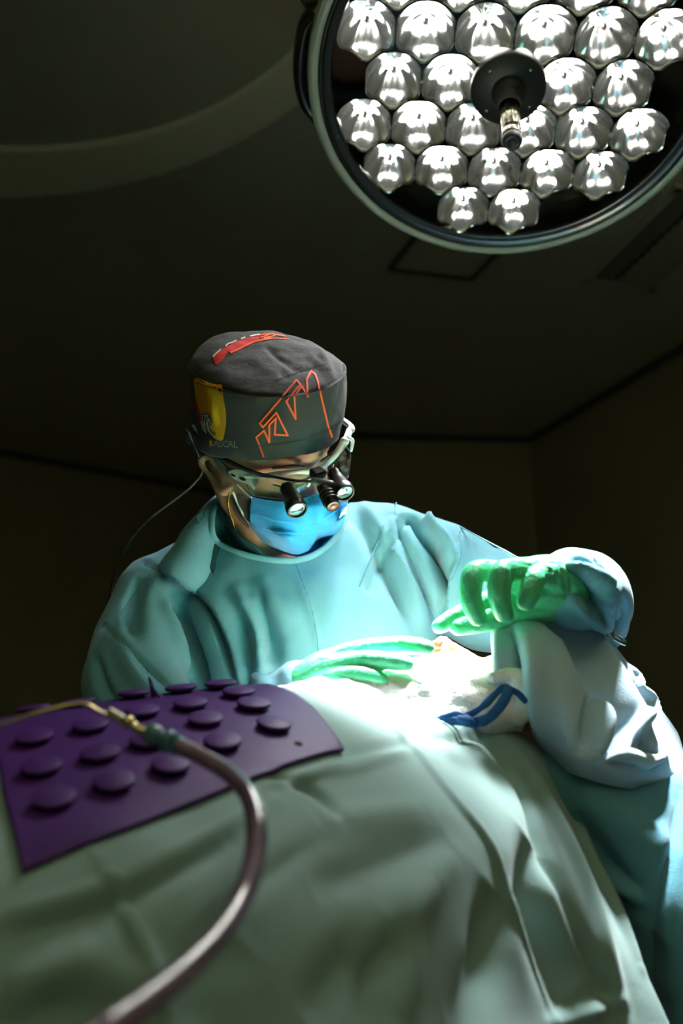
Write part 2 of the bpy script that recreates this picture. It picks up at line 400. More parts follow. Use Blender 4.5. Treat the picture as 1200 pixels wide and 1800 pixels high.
# handle
v, f = lathe([(.0001, .026), (.030, .026), (.033, .024), (.056, .024), (.058, .020), (.058, .010), (.05, -.02)], LAMP_C, LN, 64); obj('handle_plate', v, f, M['handle'], lamp)
for a in (.6, 2.3, 3.9, 5.4):
    c = LAMP_C + (LU*math.cos(a) + LV*math.sin(a))*.044 + LN*.0245
    v, f = lathe([(.0001, .002), (.003, .002), (.0032, 0)], c, LN, 12); obj('screw', v, f, M['steel'], lamp)
HD = LN
hp = LAMP_C + LN*.024
v, f = lathe([(.026, 0), (.026, .012), (.020, .02), (.0165, .022), (.0165, .045)], hp, HD, 32); hb = obj('handle_collar', v, f, M['handle'], lamp)
prof = [(.0158, .04), (.0150, .045)]
hv = []
seg = 48
rings = []
for (r, h, fl) in ((.0150, .040, .06), (.0146, .075, .06), (.0146, .098, .05), (.0138, .099, 0), (.0138, .101, 0), (.0150, .102, .03), (.0150, .118, .03), (.0146, .124, 0)):
    rings.append(np.array([hp + HD*h + r*(1-fl*(.5+.5*math.cos(10*2*math.pi*j/seg)))*(LU*math.cos(2*math.pi*j/seg)+LV*math.sin(2*math.pi*j/seg)) for j in range(seg)]))
v, f = loft(rings); obj('handle_grip', v, f, mat('dark_chrome', (.20, .18, .13), .2, metal=1), lamp)
v, f = lathe([(.0145, .122), (.0150, .130), (.0125, .136), (.008, .137), (.006, .134), (.0001, .134)], hp, HD, 32); obj('handle_tip', v, f, M['rubber'], lamp)
# dark side grip and the arm it hangs from
pts = [RC + (LU*math.cos(a) + LV*math.sin(a))*r - LN*.02 for a, r in ((math.pi+.28, .322), (math.pi+.2, .333), (math.pi, .336), (math.pi-.15, .333), (math.pi-.24, .322))]
v, f = tube(pts, .012, 12, 30, flat=1.8, upv=LN); obj('side_grip', v, f, M['gasket'], lamp)
v, f = tube([RC - LU*.31 - LV*.10 - LN*.05, RC - LU*.36 - LV*.20 - LN*.10, RC - LU*.30 - LV*.32 - LN*.25, RC - LV*.30 - LN*.42, (LAMP_C[0]+.05, LAMP_C[1]-.25, H-.03)], .026, 16); obj('support_arm', v, f, M['arm'], lamp)
v, f = lathe([(.0001, -.04), (.09, -.04), (.10, 0)], np.array([LAMP_C[0]+.05, LAMP_C[1]-.25, H]), [0, 0, 1.], 32); obj('ceiling_mount', v, f, M['housing'], lamp)

# ------------------------------------------------------------------ large round canopy under the ceiling, upper left
k2 = (2.74 - CAM_H)/.9
C2 = np.array([-.577*k2, .666*k2, 2.74]); RO = .699*k2; DC = np.array([-.482*k2, .695*k2, 2.74]) - C2
can = thing('ceiling_canopy', 'large dark round canopy with a paler ring edge hanging under the ceiling at upper left', 'ceiling canopy', C2)
def circ(r, z, sh=0): return np.array([C2 + DC*sh + [r*math.cos(t), r*math.sin(t), z] for t in np.linspace(0, 2*math.pi, 160, endpoint=False)])
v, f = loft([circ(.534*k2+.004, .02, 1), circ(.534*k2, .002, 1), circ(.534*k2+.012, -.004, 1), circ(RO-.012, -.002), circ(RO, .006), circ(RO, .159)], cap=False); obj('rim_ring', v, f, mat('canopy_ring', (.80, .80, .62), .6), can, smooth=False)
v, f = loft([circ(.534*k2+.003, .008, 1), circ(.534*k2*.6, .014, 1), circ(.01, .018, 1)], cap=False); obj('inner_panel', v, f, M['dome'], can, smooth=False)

# ------------------------------------------------------------------ foreground drape surface
DR = rowsP([
 [(-350, 1900, .98), (0, 1850, 1.0), (250, 1800, 1.03), (470, 1700, 1.07), (680, 1650, 1.09), (850, 1600, 1.10), (960, 1600, 1.12), (1010, 1620, 1.13)],
 [(-350, 1520, .96), (0, 1480, .98), (250, 1430, 1.00), (470, 1400, 1.04), (680, 1390, 1.07), (850, 1400, 1.08), (960, 1420, 1.10), (1005, 1440, 1.12)],
 [(-350, 1352, .87), (0, 1296, .90), (250, 1256, .93), (470, 1236, .97), (680, 1250, 1.01), (850, 1290, 1.03), (950, 1330, 1.06), (1000, 1370, 1.08)],
 [(-350, 1325, .80), (0, 1277, .83), (250, 1238, .87), (470, 1212, .91), (680, 1232, .95), (850, 1264, .97), (950, 1300, 1.00), (1003, 1350, 1.04)],
 [(-350, 1400, .69), (0, 1350, .72), (260, 1310, .75), (490, 1290, .79), (680, 1300, .85), (840, 1330, .89), (945, 1370, .92), (1010, 1420, .99)],
 [(-350, 1500, .60), (0, 1450, .63), (270, 1420, .66), (500, 1400, .70), (690, 1400, .76), (850, 1430, .80), (965, 1470, .84), (1045, 1520, .92)],
 [(-350, 1620, .53), (0, 1580, .552), (280, 1560, .582), (520, 1550, .63), (710, 1560, .682), (880, 1590, .750), (1010, 1620, .800), (1102, 1645, .86)],
 [(-350, 1780, .49), (0, 1760, .512), (300, 1750, .542), (550, 1750, .585), (750, 1760, .638), (930, 1780, .74), (1060, 1800, .79), (1168, 1790, .82)],
 [(-380, 2000, .465), (0, 2000, .485), (320, 2000, .515), (580, 2000, .555), (790, 2000, .605), (980, 2000, .72), (1120, 2000, .755), (1245, 1980, .79)],
])
for dz in (.22, .45): DR.append([q - np.array([0, 0, dz]) for q in DR[8]])
NU, NV = 330, 330
DG = sheet(DR, NU, NV); DV, DF = gridmesh(DG)
dn = normals(DV, DF)
if dn[len(dn)//2] @ (DV[len(dn)//2]-CAMPOS) > 0: DF = [q[::-1] for q in DF]; dn = -dn
DV = ripple(DV, dn, .003, 6, 3.1); DV = ripple(DV, dn, .0015, 16, 9)
DSC = .85
g = 'g'
dl = [
 ([(665, 1255), (720, 1310), (790, 1400), (860, 1485), (905, 1580), (940, 1680), (975, 1800)], .0045, .006, 'g'),
 ([(600, 1335), (660, 1318), (730, 1305)], .012, -.006), ([(560, 1370), (640, 1345), (715, 1322)], .010, .005),
 ([(700, 1280), (780, 1300), (850, 1290), (900, 1270)], .012, -.006),
 ([(880, 1300), (930, 1360), (965, 1430), (1010, 1520), (1050, 1620), (1100, 1800)], .012, .012),
 ([(850, 1300), (900, 1360), (945, 1450), (1000, 1580), (1050, 1720), (1075, 1800)], .012, -.012),
 ([(1000, 1400), (1025, 1490), (1075, 1590), (1125, 1700)], .010, .010),
 ([(470, 1365), (520, 1380), (560, 1400), (600, 1450)], .008, -.008), ([(470, 1385), (540, 1368), (600, 1350)], .006, .006),
 ([(165, 1500), (205, 1570), (235, 1640), (265, 1700), (290, 1800)], .006, .007),
 ([(0, 1615), (100, 1590), (200, 1558), (300, 1510), (400, 1455), (480, 1410)], .009, .008),
 ([(0, 1640), (110, 1615), (210, 1585), (310, 1530), (400, 1485)], .012, -.010),
 ([(330, 1660), (400, 1600), (480, 1530), (560, 1480)], .012, -.006),
 ([(-20, 1690), (60, 1680), (140, 1670)], .02, -.006), ([(0, 1740), (100, 1710), (200, 1720), (300, 1760)], .02, .012),
 ([(540, 1560), (620, 1540), (720, 1500), (790, 1470)], .02, -.008),
 ([(560, 1450), (640, 1440), (740, 1420)], .018, .006),
 ([(600, 1690), (660, 1640), (740, 1560), (800, 1500)], .018, .008),
 ([(540, 1800), (600, 1700), (680, 1620)], .02, -.010),
 ([(700, 1800), (720, 1700), (720, 1620), (760, 1560)], .016, .009),
 ([(640, 1820), (650, 1730), (690, 1650)], .014, -.010),
 ([(945, 1470), (945, 1560), (970, 1650), (1010, 1760)], .030, -.035),
 ([(800, 1830), (850, 1720), (860, 1640), (880, 1560)], .03, -.024),
 ([(960, 1800), (1020, 1785), (1085, 1760)], .008, .010), ([(330, 1820), (350, 1720), (420, 1640)], .02, -.012),
 ([(20, 1800), (40, 1740), (120, 1690), (220, 1650)], .014, .008),
]
DV = crease(DV, DF, [(q[0], q[1]*.75, q[2]*DSC) for q in dl], dn)
drape = obj('patient_drape', DV, DF, M['drape'], solid=.0016, off=1)
tag(drape, 'large green-grey cloth drape over the patient in the foreground', 'drape')
DN = normals(DV, DF)
DGV = DV.reshape(NV, NU, 3); DNV = DN.reshape(NV, NU, 3)
if DNV[NV//2, NU//2] @ (DGV[NV//2, NU//2]-CAMPOS) > 0: DNV = -DNV
dpx, dpy, ddp = pxd(DGV); facing = (DNV*(DGV-CAMPOS)).sum(2) < 0
def uv_at(px, py, back=False):
    c = (dpx-px)**2 + (dpy-py)**2 + np.where(facing, 0, 1e4) + np.where(np.arange(NV)[:, None] < int(NV*.2), 1e6, 0)
    j, i = np.unravel_index(c.argmin(), c.shape); return np.array([i/(NU-1), j/(NV-1)])
def DS(u, v, h=0):
    x = np.clip(u*(NU-1), 0, NU-1.001); y = np.clip(v*(NV-1), 0, NV-1.001); i, j = int(x), int(y); a, b = x-i, y-j
    g_ = lambda A: A[j, i]*(1-a)*(1-b)+A[j, i+1]*a*(1-b)+A[j+1, i]*(1-a)*b+A[j+1, i+1]*a*b
    n_ = g_(DNV); n_ = n_/np.linalg.norm(n_); return g_(DGV) + n_*h, n_

# ------------------------------------------------------------------ purple instrument mat
BL, BM, BR = uv_at(40, 1543), uv_at(330, 1425), uv_at(600, 1326)
TL, TM, TR = uv_at(-22, 1288), uv_at(235, 1247), uv_at(470, 1216)
TL[1] -= .045; TM[1] -= .045; TR[1] -= .012
ML, MR = uv_at(8, 1400), uv_at(548, 1250)
Q0 = np.array([TL, (TL+TM)/2, TM, (TM+TR)/2, TR]); Q1 = np.array([ML, None, None, None, MR], dtype=object)
Q2 = np.array([BL, (BL+BM)/2, BM, (BM+BR)/2, BR])
MT = np.zeros((3, 5, 2)); MT[0] = Q0; MT[2] = Q2
for i in range(5):
    t = i/4; MT[1, i] = (Q0[i]+Q2[i])/2 + (1-t)*(ML-(TL+BL)/2) + t*(MR-(TR+BR)/2)
muv = np.stack([cr(np.array([cr(MT[r], 90) for r in range(3)])[:, i], 60) for i in range(90)], 1)
MGt = np.array([[DS(*muv[j, i])[0] for i in range(90)] for j in range(60)])
MNt = normals(*gridmesh(MGt)).reshape(60, 90, 3)
if MNt[30, 45] @ (MGt[30, 45]-CAMPOS) > 0: MNt = -MNt
def blur(A, k):
    for _ in range(k):
        B = A.copy(); B[1:-1] = (A[:-2]+A[1:-1]*2+A[2:])/4; A = B.copy(); B[:, 1:-1] = (A[:, :-2]+A[:, 1:-1]*2+A[:, 2:])/4; A = B
    return A
MGs = blur(MGt, 30)
MGs = np.where(((MGs-MGt)*MNt).sum(2, keepdims=True) > 0, MGs, MGs + MNt*(((MGt-MGs)*MNt).sum(2, keepdims=True)))  # never below the cloth
MGs = blur(MGs, 4) + MNt*.0045
mat_t = thing('magnetic_mat', 'purple silicone instrument mat with round raised discs lying on the drape', 'instrument mat', MGs[59, 0])
v, f = gridmesh(MGs); 
mpx, mpy, _ = pxd(MGs)
o = obj('mat_sheet', v, f, M['purple'], mat_t, solid=.003, off=0)
MNs = normals(v, f).reshape(60, 90, 3)
if MNs[30, 45] @ (MGs[30, 45]-CAMPOS) > 0: MNs = -MNs
def mat_at(px, py):
    c = (mpx-px)**2+(mpy-py)**2 + np.where((MNs*(MGs-CAMPOS)).sum(2) < 0.12, 0, 900)
    j, i = np.unravel_index(c.argmin(), c.shape); return MGs[j, i], MNs[j, i], (j, i)
discs = [(65, 1302), (77, 1356), (94, 1413), (160, 1280), (177, 1328), (199, 1380), (249, 1257), (262, 1308), (297, 1349), (336, 1242), (360, 1269), (391, 1309), (419, 1221), (445, 1244), (478, 1278)]
hd = .0022
def disc(p, nn):
    v, f = lathe([(.0095, -.004), (.0095, .0035), (.0135, .0040), (.0148, .0048), (.0150, .0062), (.0146, .0074), (.0136, .0079), (.0001, .0081)], p, nn, 36)
    obj('magnet_disc', v, f, M['purple'], mat_t)
for (a, b) in discs: p_, n_, _ = mat_at(a, b+5); disc(p_, n_)
for a in (58, 137, 232, 314, 388):
    j = 2; i = np.abs(mpx[2]-a).argmin(); disc(MGs[3, i], MNs[3, i])
p_, n_, _ = mat_at(525, 1309)
v, f = lathe([(.0035, .0018), (.0034, .0024), (.0001, .0019)], p_, n_, 20); obj('eyelet', v, f, M['black'], mat_t)

# ------------------------------------------------------------------ suction tube on the mat
su = thing('suction_tube', 'bent metal suction tip joined to a clear hose that curves over the drape', 'suction tube', P(240, 1280, .66))
pA = [(-60, 1290, .60), (0, 1274, .62), (60, 1254, .64), (125, 1238, .655), (152, 1238, .66), (172, 1249, .66), (195, 1261, .662)]
v, f = tube([P(*q) for q in pA], .0013, 10, 60); obj('metal_cannula', v, f, M['brass'], su)
a, b = P(188, 1250, .66), P(222, 1270, .66); dd = (b-a)/np.linalg.norm(b-a); up_ = -RAY(200, 1260); up_ /= np.linalg.norm(up_); sd_ = np.cross(dd, up_)
v, f = box((a+b)/2, np.linalg.norm(b-a), .0075, .006, [dd, sd_, up_]); obj('thumb_plate', v, f, M['steel'], su, bevel=.0015, smooth=False)
v, f = tube([P(216, 1267, .66), P(226, 1270, .658), P(234, 1275, .657), P(242, 1281, .656), P(262, 1290, .655)], [.0024, .0050, .0030, .0034, .0042], 20, 26); obj('brass_joint', v, f, M['brass'], su)
a, b = P(256, 1285, .655), P(318, 1314, .652); L_ = np.linalg.norm(b-a)
v, f = lathe([(.0001, 0), (.0060, 0), (.0068, .001), (.0068, L_*.36), (.0058, L_*.40), (.0058, L_*.50), (.0082, L_*.54), (.0084, L_*.68), (.0068, L_*.72), (.0066, L_), (.005, L_)], a, b-a, 32); co = obj('connector', v, f, M['conn'], su)
for k in range(14):
    an = k*2*math.pi/14; ax_ = (b-a)/L_; xx = np.cross(ax_, [0, 0, 1.]); xx /= np.linalg.norm(xx); yy = np.cross(ax_, xx)
    q = a + (xx*math.cos(an)+yy*math.sin(an))*.0068; v, f = tube([q+ax_*.002, q+ax_*L_*.34], .0007, 6, 2); obj('grip_rib', v, f, M['conn'], co)
hp_ = [(308, 1309, .652), (352, 1329, .645), (400, 1358, .63), (436, 1398, .60), (450, 1450, .575), (447, 1510, .55), (425, 1580, .52), (385, 1645, .485), (325, 1705, .45), (250, 1765, .415), (160, 1830, .385), (40, 1930, .36)]
HPW = [P(*q) for q in hp_]; HPW += [HPW[-1] + np.array([-.10, -.03, -.12]), HPW[-1] + np.array([-.16, -.03, -.35]), HPW[-1] + np.array([-.16, 0, -.60])]
v, f = tube(HPW, [.0060]*4 + [.0068]*(len(HPW)-4), 24, 140, capround=False); obj('hose', v, f, M['hose'], su)
# dark purple forceps tip sticking up behind the mat
fo = thing('forceps', 'dark purple pointed instrument tip standing up behind the purple mat', 'forceps', P(275, 1245, .86))
v, f = tube([P(262, 1192, .87), P(267, 1207, .87), P(273, 1245, .87)], [.0012, .0022, .0030], 10, 12); obj('blade', v, f, M['purple'], fo)
v, f = tube([P(266, 1205, .868), P(276, 1220, .868), P(300, 1243, .868)], [.0015, .0015, .0016], 10, 12); obj('blade', v, f, M['purple'], fo)

# ------------------------------------------------------------------ head shape shared by both people
def head_rings(chin=-.118, wide=.074, seg=56):
    S = [(-.109, -.080, -.052, .014), (-.104, -.093, -.030, .027), (-.094, -.101, -.010, .038), (-.080, -.104, .015, .051), (-.055, -.102, .045, .059), (-.030, -.099, .072, .064),
         (-.005, -.095, .088, .068), (.020, -.094, .096, .071), (.045, -.096, .100, .0735), (.070, -.090, .097, .072), (.092, -.074, .084, .064), (.108, -.048, .062, .050), (.118, -.012, .030, .026)]
    S = cr(np.array(S), 60); R_ = []
    for z, yf, yb, wx in S:
        yc = (yf+yb)/2 + .01; ring = []
        for j in range(seg):
            a = 2*math.pi*j/seg; c, s = math.cos(a), math.sin(a)
            x = wx*wide/.074*np.sign(c)*abs(c)**.92; y = yc + (yb-yc if s > 0 else yc-yf)*np.sign(s)*abs(s)**.95
            if s < 0:
                # nose, sockets, brow, lips
                y -= .026*math.exp(-(x/.0115)**2)*max(0, math.exp(-((z+.034)/.016)**2) + .55*math.exp(-((z+.010)/.018)**2))
                for sx in (-1, 1):
                    y += .011*math.exp(-((x-sx*.031)/.017)**2 - ((z-.006)/.013)**2)
                    y -= .004*math.exp(-((x-sx*.031)/.011)**2 - ((z-.003)/.006)**2)
                    y -= .005*math.exp(-((x-sx*.030)/.022)**2 - ((z-.027)/.008)**2)
                y -= .005*math.exp(-(x/.022)**2 - ((z+.070)/.009)**2)
                y += .004*math.exp(-(x/.026)**2 - ((z+.070)/.002)**2)
            ring.append((x, y, z))
        R_.append(np.array(ring))
    return R_
def rodr(a):
    a = np.array(a); th = np.linalg.norm(a); k = a/th; K = np.array([[0, -k[2], k[1]], [k[2], 0, -k[0]], [-k[1], k[0], 0]])
    return np.eye(3)+math.sin(th)*K+(1-math.cos(th))*K@K
RH_c = rodr([.61034665, -.13320837, .61561926]); C2W = np.array([[1, 0, 0], [0, CP, -SP], [0, SP, CP]])
RH = C2W @ RH_c; HC = CAMPOS + C2W @ np.array([-.0955, 1.2, .0875])
def hl(p): return HC + np.array(p) @ RH.T                       # head-local to world
def xf(part): v, f = part; return hl(v), f

# ------------------------------------------------------------------ the surgeon
SBASE = np.array([-.08, 1.32, 0])
surgeon = thing('person', 'surgeon in teal gown, black printed cap and blue mask, bending over the patient', 'person', SBASE)
headp = xf(loft(head_rings()))
dE = float(pxd(hl((-.074, .02, -.005)))[2]); print('ear depth', dE, pxd(hl((-.074, .02, -.005))))
def ear(sx):
    if sx < 0:
        e = lambda x, y, o: P(x, y, dE + o)
        return [tube([e(402, 812, -.004), e(386, 804, .004), e(368, 801, .012), e(355, 806, .018), e(354, 816, .020), e(364, 829, .016), e(374, 845, .010), e(384, 859, .004), e(396, 864, .0), e(406, 856, -.004)], [.0042, .0046, .0050, .0054, .0050, .0046, .0046, .0054, .0068, .005], 10, 60),
                tube([e(378, 812, .012), e(392, 836, .006), e(402, 852, .002)], [.006, .008, .008], 10, 20), tube([e(372, 812, .008), e(384, 824, .006), e(390, 838, .002)], .0035, 8, 14)]
    e = lambda y, z, o: hl((sx*(.0735+o), y, z))
    return [tube([e(-.002, .030, -.004), e(.008, .043, .006), e(.024, .042, .010), e(.033, .026, .012), e(.031, .006, .010), e(.022, -.012, .008), e(.010, -.026, .006), e(.002, -.020, .0)], [.0042, .0046, .0050, .0050, .0048, .0050, .0066, .005], 10, 40),
            tube([e(.002, .018, .0), e(.016, .010, .004), e(.012, -.010, .003)], [.010, .012, .008], 10, 12, flat=.6)]
neck0 = P(492, 965, 1.34); neck1 = hl((0, .045, -.05))
body = [headp] + ear(-1) + ear(1) + [tube([P(455, 1000, 1.285), P(447, 940, 1.28), P(442, 880, 1.27), P(442, 850, 1.24)], [.035, .028, .027, .022], 20, 14), tube([neck0 - [0, 0, .05], neck0, (neck0+neck1)/2, neck1, hl((0, .03, .0))], [.075, .062, .057, .056, .05], 28, 20)]
def ell(c, a, b, yaw=0, n=40):
    return np.array([np.array(c) + [a*math.cos(t)*math.cos(yaw) - b*math.sin(t)*math.sin(yaw), a*math.cos(t)*math.sin(yaw) + b*math.sin(t)*math.cos(yaw), 0] for t in np.linspace(0, 2*math.pi, n, endpoint=False)])
NB = P(500, 960, 1.33)
CHZ = [ # torso rings: centre px, depth, half width, half depth
 (500, 900, 1.355, .094, .05), (504, 922, 1.35, .112, .065), (510, 955, 1.345, .160, .085), (515, 1010, 1.335, .195, .105), (522, 1080, 1.315, .200, .125), (528, 1160, 1.29, .195, .132), (532, 1250, 1.265, .190, .135)]
def torso(infl=0, last=None):
    R_ = [ell(P(x, y, d), a+infl, b+infl, -.12) for x, y, d, a, b in CHZ[::-1]]
    low = np.array(P(532, 1250, 1.265)); R_ = [ell(low - [0, -.06, .25], .19+infl, .13+infl), ell(low - [0, -.03, .12], .188+infl, .132+infl)] + R_
    if last: R_ = [ell(np.array([low[0], low[1]+.08, last]), .24, .17)] + R_
    return loft(R_)
ARML = [P(285, 1052, 1.30), P(248, 1130, 1.25), P(240, 1225, 1.16), P(320, 1300, 1.09), P(430, 1290, 1.03), P(520, 1232, 1.01)]
ARMR = [P(765, 1005, 1.31), P(870, 1060, 1.27), P(970, 1095, 1.22), P(1035, 1090, 1.15), P(1032, 1050, 1.07), P(1005, 1040, 1.01)]
hipL, hipR = SBASE + [-.10, .10, .92], SBASE + [.10, .10, .92]
body += [torso(-.05), tube(ARML, [.028, .034, .034, .030, .024, .017], 20, 30), tube(ARMR, [.028, .034, .034, .030, .024, .017], 20, 30)]
for h_, sx in ((hipL, -1), (hipR, 1)):
    body.append(tube([h_ + [0, 0, .12], h_, SBASE + [sx*.11, .10, .48], SBASE + [sx*.11, .12, .09]], [.12, .10, .058, .04], 20, 20))
    body.append(tube([SBASE + [sx*.11, .16, .05], SBASE + [sx*.12, .02, .042], SBASE + [sx*.125, -.06, .038]], [.045, .042, .036], 16, 12))
# hands
def hand_parts(F_): return [tube([P(*q[:3]) for q in pts], [q[3] for q in pts], 14, 7*len(pts)) for pts in F_]
HR = [ # right hand: each finger from wrist to tip (px, py, depth, radius)
 [(1015, 1030, 1.015, .020), (950, 1020, .995, .017), (880, 1009, .985, .0125), (848, 1003, .975, .0108), (831, 1012, .965, .0112), (827, 1045, .958, .0104), (832, 1068, .957, .0100), (839, 1084, .958, .0090)],
 [(1015, 1025, 1.010, .022), (965, 1008, .985, .018), (925, 1004, .972, .0135), (898, 1002, .960, .0112), (881, 1010, .950, .0116), (877, 1040, .944, .0108), (880, 1062, .943, .0102), (885, 1077, .944, .0092)],
 [(1020, 1040, 1.005, .022), (985, 1020, .985, .019), (960, 1010, .972, .0130), (945, 1013, .962, .0104), (937, 1022, .955, .0104), (930, 1043, .950, .0100), (924, 1058, .950, .0088)],
 [(1015, 1045, 1.02, .020), (955, 1050, 1.01, .018), (895, 1045, 1.005, .0140), (858, 1058, 1.002, .0112), (825, 1073, .998, .0100), (795, 1088, .995, .0092), (772, 1101, .992, .0074)],
 [(1010, 1050, 1.01, .020), (960, 1060, 1.00, .018), (905, 1072, .998, .0150), (865, 1087, .992, .0115), (832, 1096, .988, .0100), (805, 1103, .986, .0080)],
]
palmR = [tube([P(1022, 1036, 1.01), P(985, 1035, 1.0), P(940, 1033, .99)], [.024, .029, .022], 20, 14), tube([P(1046, 1050, 1.06), P(1030, 1042, 1.03), P(1010, 1038, 1.01)], [.030, .029, .029], 18, 10)]
HR = [[(a, b, c, r*1.12) for a, b, c, r in q] for q in HR]
HL = [
 [(500, 1222, 1.02, .022), (560, 1180, 1.00, .018), (612, 1150, .99, .0125), (655, 1138, .985, .0100), (700, 1134, .98, .0094), (735, 1136, .975, .0090), (751, 1139, .972, .0080)],
 [(505, 1228, 1.01, .022), (560, 1190, .985, .018), (606, 1168, .972, .0118), (640, 1160, .965, .0098), (675, 1161, .962, .0092), (705, 1165, .960, .0086), (716, 1167, .960, .0074)],
 [(505, 1235, 1.00, .020), (560, 1205, .975, .016), (600, 1190, .962, .0110), (630, 1186, .956, .0095), (655, 1190, .954, .0088), (672, 1196, .954, .0078)],
 [(505, 1240, 1.00, .018), (550, 1218, .97, .015), (585, 1208, .957, .0100), (610, 1206, .952, .0085), (632, 1212, .950, .0074)],
 [(505, 1215, 1.04, .020), (560, 1172, 1.03, .016), (610, 1152, 1.025, .0115), (660, 1150, 1.02, .0105), (700, 1158, 1.01, .0085)],
]
palmL = [tube([P(460, 1262, 1.04), P(498, 1236, 1.03), P(535, 1212, 1.0), P(580, 1180, .985)], [.030, .029, .028, .020], 18, 16)]
def shrink(F_, k): return [[(a, b, c+.0, r-k) for a, b, c, r in q] for q in F_]
body += hand_parts(shrink(HR, .0045)) + hand_parts(shrink(HL, .0045)) + [tube([P(1022, 1036, 1.01), P(985, 1035, 1.0), P(940, 1033, .99)], [.015, .017, .012], 20, 14), tube([P(498, 1232, 1.03), P(535, 1212, 1.0), P(580, 1180, .985)], [.017, .017, .012], 18, 12)]
bv, bf = fuse(body, .0032, 2)
obj('body', bv, bf, M['skin'], surgeon)
BT = bvh(bv, bf)
# gloves
v, f = fuse(hand_parts(HR) + palmR, .0016, 3)
v = crease(v, f, [([(905+i*6, 1000), (905+i*6, 1022)], .0018, -.0010) for i in range(-1, 3)] + [([(843+i*4, 1004), (839+i*4, 1020)], .0015, -.0008) for i in range(3)] +
            [([(968, 992), (978, 1015), (980, 1030)], .003, -.0025), ([(985, 998), (993, 1020), (996, 1050)], .003, -.003), ([(1000, 1005), (1004, 1030), (1003, 1060)], .003, -.0025), ([(955, 990), (975, 1005), (960, 1020)], .003, .002)])
obj('glove', v, f, M['glove'], surgeon)
v, f = fuse(hand_parts(HL) + palmL, .0018, 3); obj('glove', v, f, M['glove'], surgeon)
# gown
sl = [.066, .064, .062, .058, .052, .043]
sr = [.068, .066, .052, .044, .046, .043]
gown_parts = [tube([P(325, 1000, 1.25), P(352, 935, 1.275), P(376, 896, 1.30), P(398, 880, 1.335), P(430, 872, 1.38)], [.03, .020, .0155, .015, .014], 16, 24),
              torso(0, .45), tube(ARML, sl, 28, 40, capround=True), tube(ARMR, sr, 28, 40, capround=True),
              tube([P(285, 1052, 1.30), P(400, 985, 1.34), P(515, 985, 1.35), P(640, 958, 1.34), P(765, 1005, 1.31)], [.064, .056, .07, .062, .066], 24, 30)]
gv, gf = fuse(gown_parts, .0042, 9)
gn = normals(gv, gf)
lowz = gv[:, 2] < 1.0
gv = ripple(gv, gn, .007, 9, 5); gv = ripple(gv, gn, .003, 22, 2)
gl = [
 ([(262, 990), (322, 1027), (369, 1073), (397, 1139), (415, 1204)], .014, .010, 's'),
 ([(300, 1050), (331, 1120), (350, 1176), (357, 1213)], .012, -.014), ([(290, 1050), (308, 1120), (335, 1195)], .010, .009),
 ([(182, 1100), (233, 1148), (303, 1218)], .004, -.004), ([(255, 1010), (235, 1060), (240, 1120)], .012, -.008),
 ([(166, 1150), (180, 1200), (205, 1240)], .008, -.008), ([(210, 1130), (235, 1190), (280, 1230)], .012, .008),
 ([(392, 1040), (429, 1101), (439, 1167), (430, 1209)], .010, -.006), ([(415, 1040), (450, 1101), (460, 1167), (450, 1209)], .012, .008),
 ([(439, 1050), (475, 1120), (485, 1204)], .014, -.008), ([(520, 1010), (550, 1090), (562, 1160)], .003, .0015),
 ([(455, 1010), (480, 1060), (520, 1100)], .016, .005),
 ([(687, 880), (699, 941), (720, 986), (744, 1052), (762, 1100)], .012, .011, 'S'),
 ([(711, 885), (741, 935), (762, 971), (778, 1040)], .009, -.020), ([(729, 885), (756, 925), (783, 955), (797, 985)], .009, .014),
 ([(800, 910), (803, 980), (784, 1028), (783, 1075)], .009, .010, 's'), ([(775, 990), (780, 1030), (772, 1080)], .008, -.008),
 ([(618, 890), (660, 959), (699, 1040), (729, 1100)], .016, -.009), ([(640, 885), (680, 955), (715, 1030), (740, 1095)], .012, .007),
 ([(835, 950), (845, 990), (840, 1030)], .012, -.006), ([(865, 960), (900, 990), (935, 1010)], .014, .006),
 ([(1026, 990), (1042, 1015), (1058, 1055), (1070, 1105)], .006, .010), ([(1050, 985), (1064, 1010), (1080, 1060), (1088, 1100)], .007, -.020),
 ([(990, 1000), (1020, 1005), (1045, 1030), (1055, 1060)], .007, .014), ([(1000, 1022), (1022, 1030), (1036, 1052), (1040, 1080)], .007, -.018),
 ([(1010, 985), (1030, 992), (1046, 1012)], .006, -.014), ([(1095, 1050), (1100, 1080), (1090, 1110)], .006, -.010), ([(1010, 1060), (1035, 1075), (1060, 1105)], .007, .012),
 
]
gl += [([(340, 1040), (372, 1080), (397, 1139), (412, 1200)], .006, -.009), ([(318, 1064), (335, 1120), (354, 1176), (360, 1213)], .006, -.008), ([(741, 925), (764, 968), (778, 1040)], .006, -.010), ([(696, 915), (716, 986), (742, 1052), (758, 1095)], .005, -.007), ([(238, 1020), (222, 1070), (228, 1110)], .006, -.007), ([(455, 1040), (468, 1110), (470, 1190)], .006, -.005), ([(660, 930), (690, 1010), (722, 1085)], .007, -.006)]
gv = crease(gv, gf, [(q[0], q[1]*.8, q[2]*1.6) + tuple(q[3:]) for q in gl])
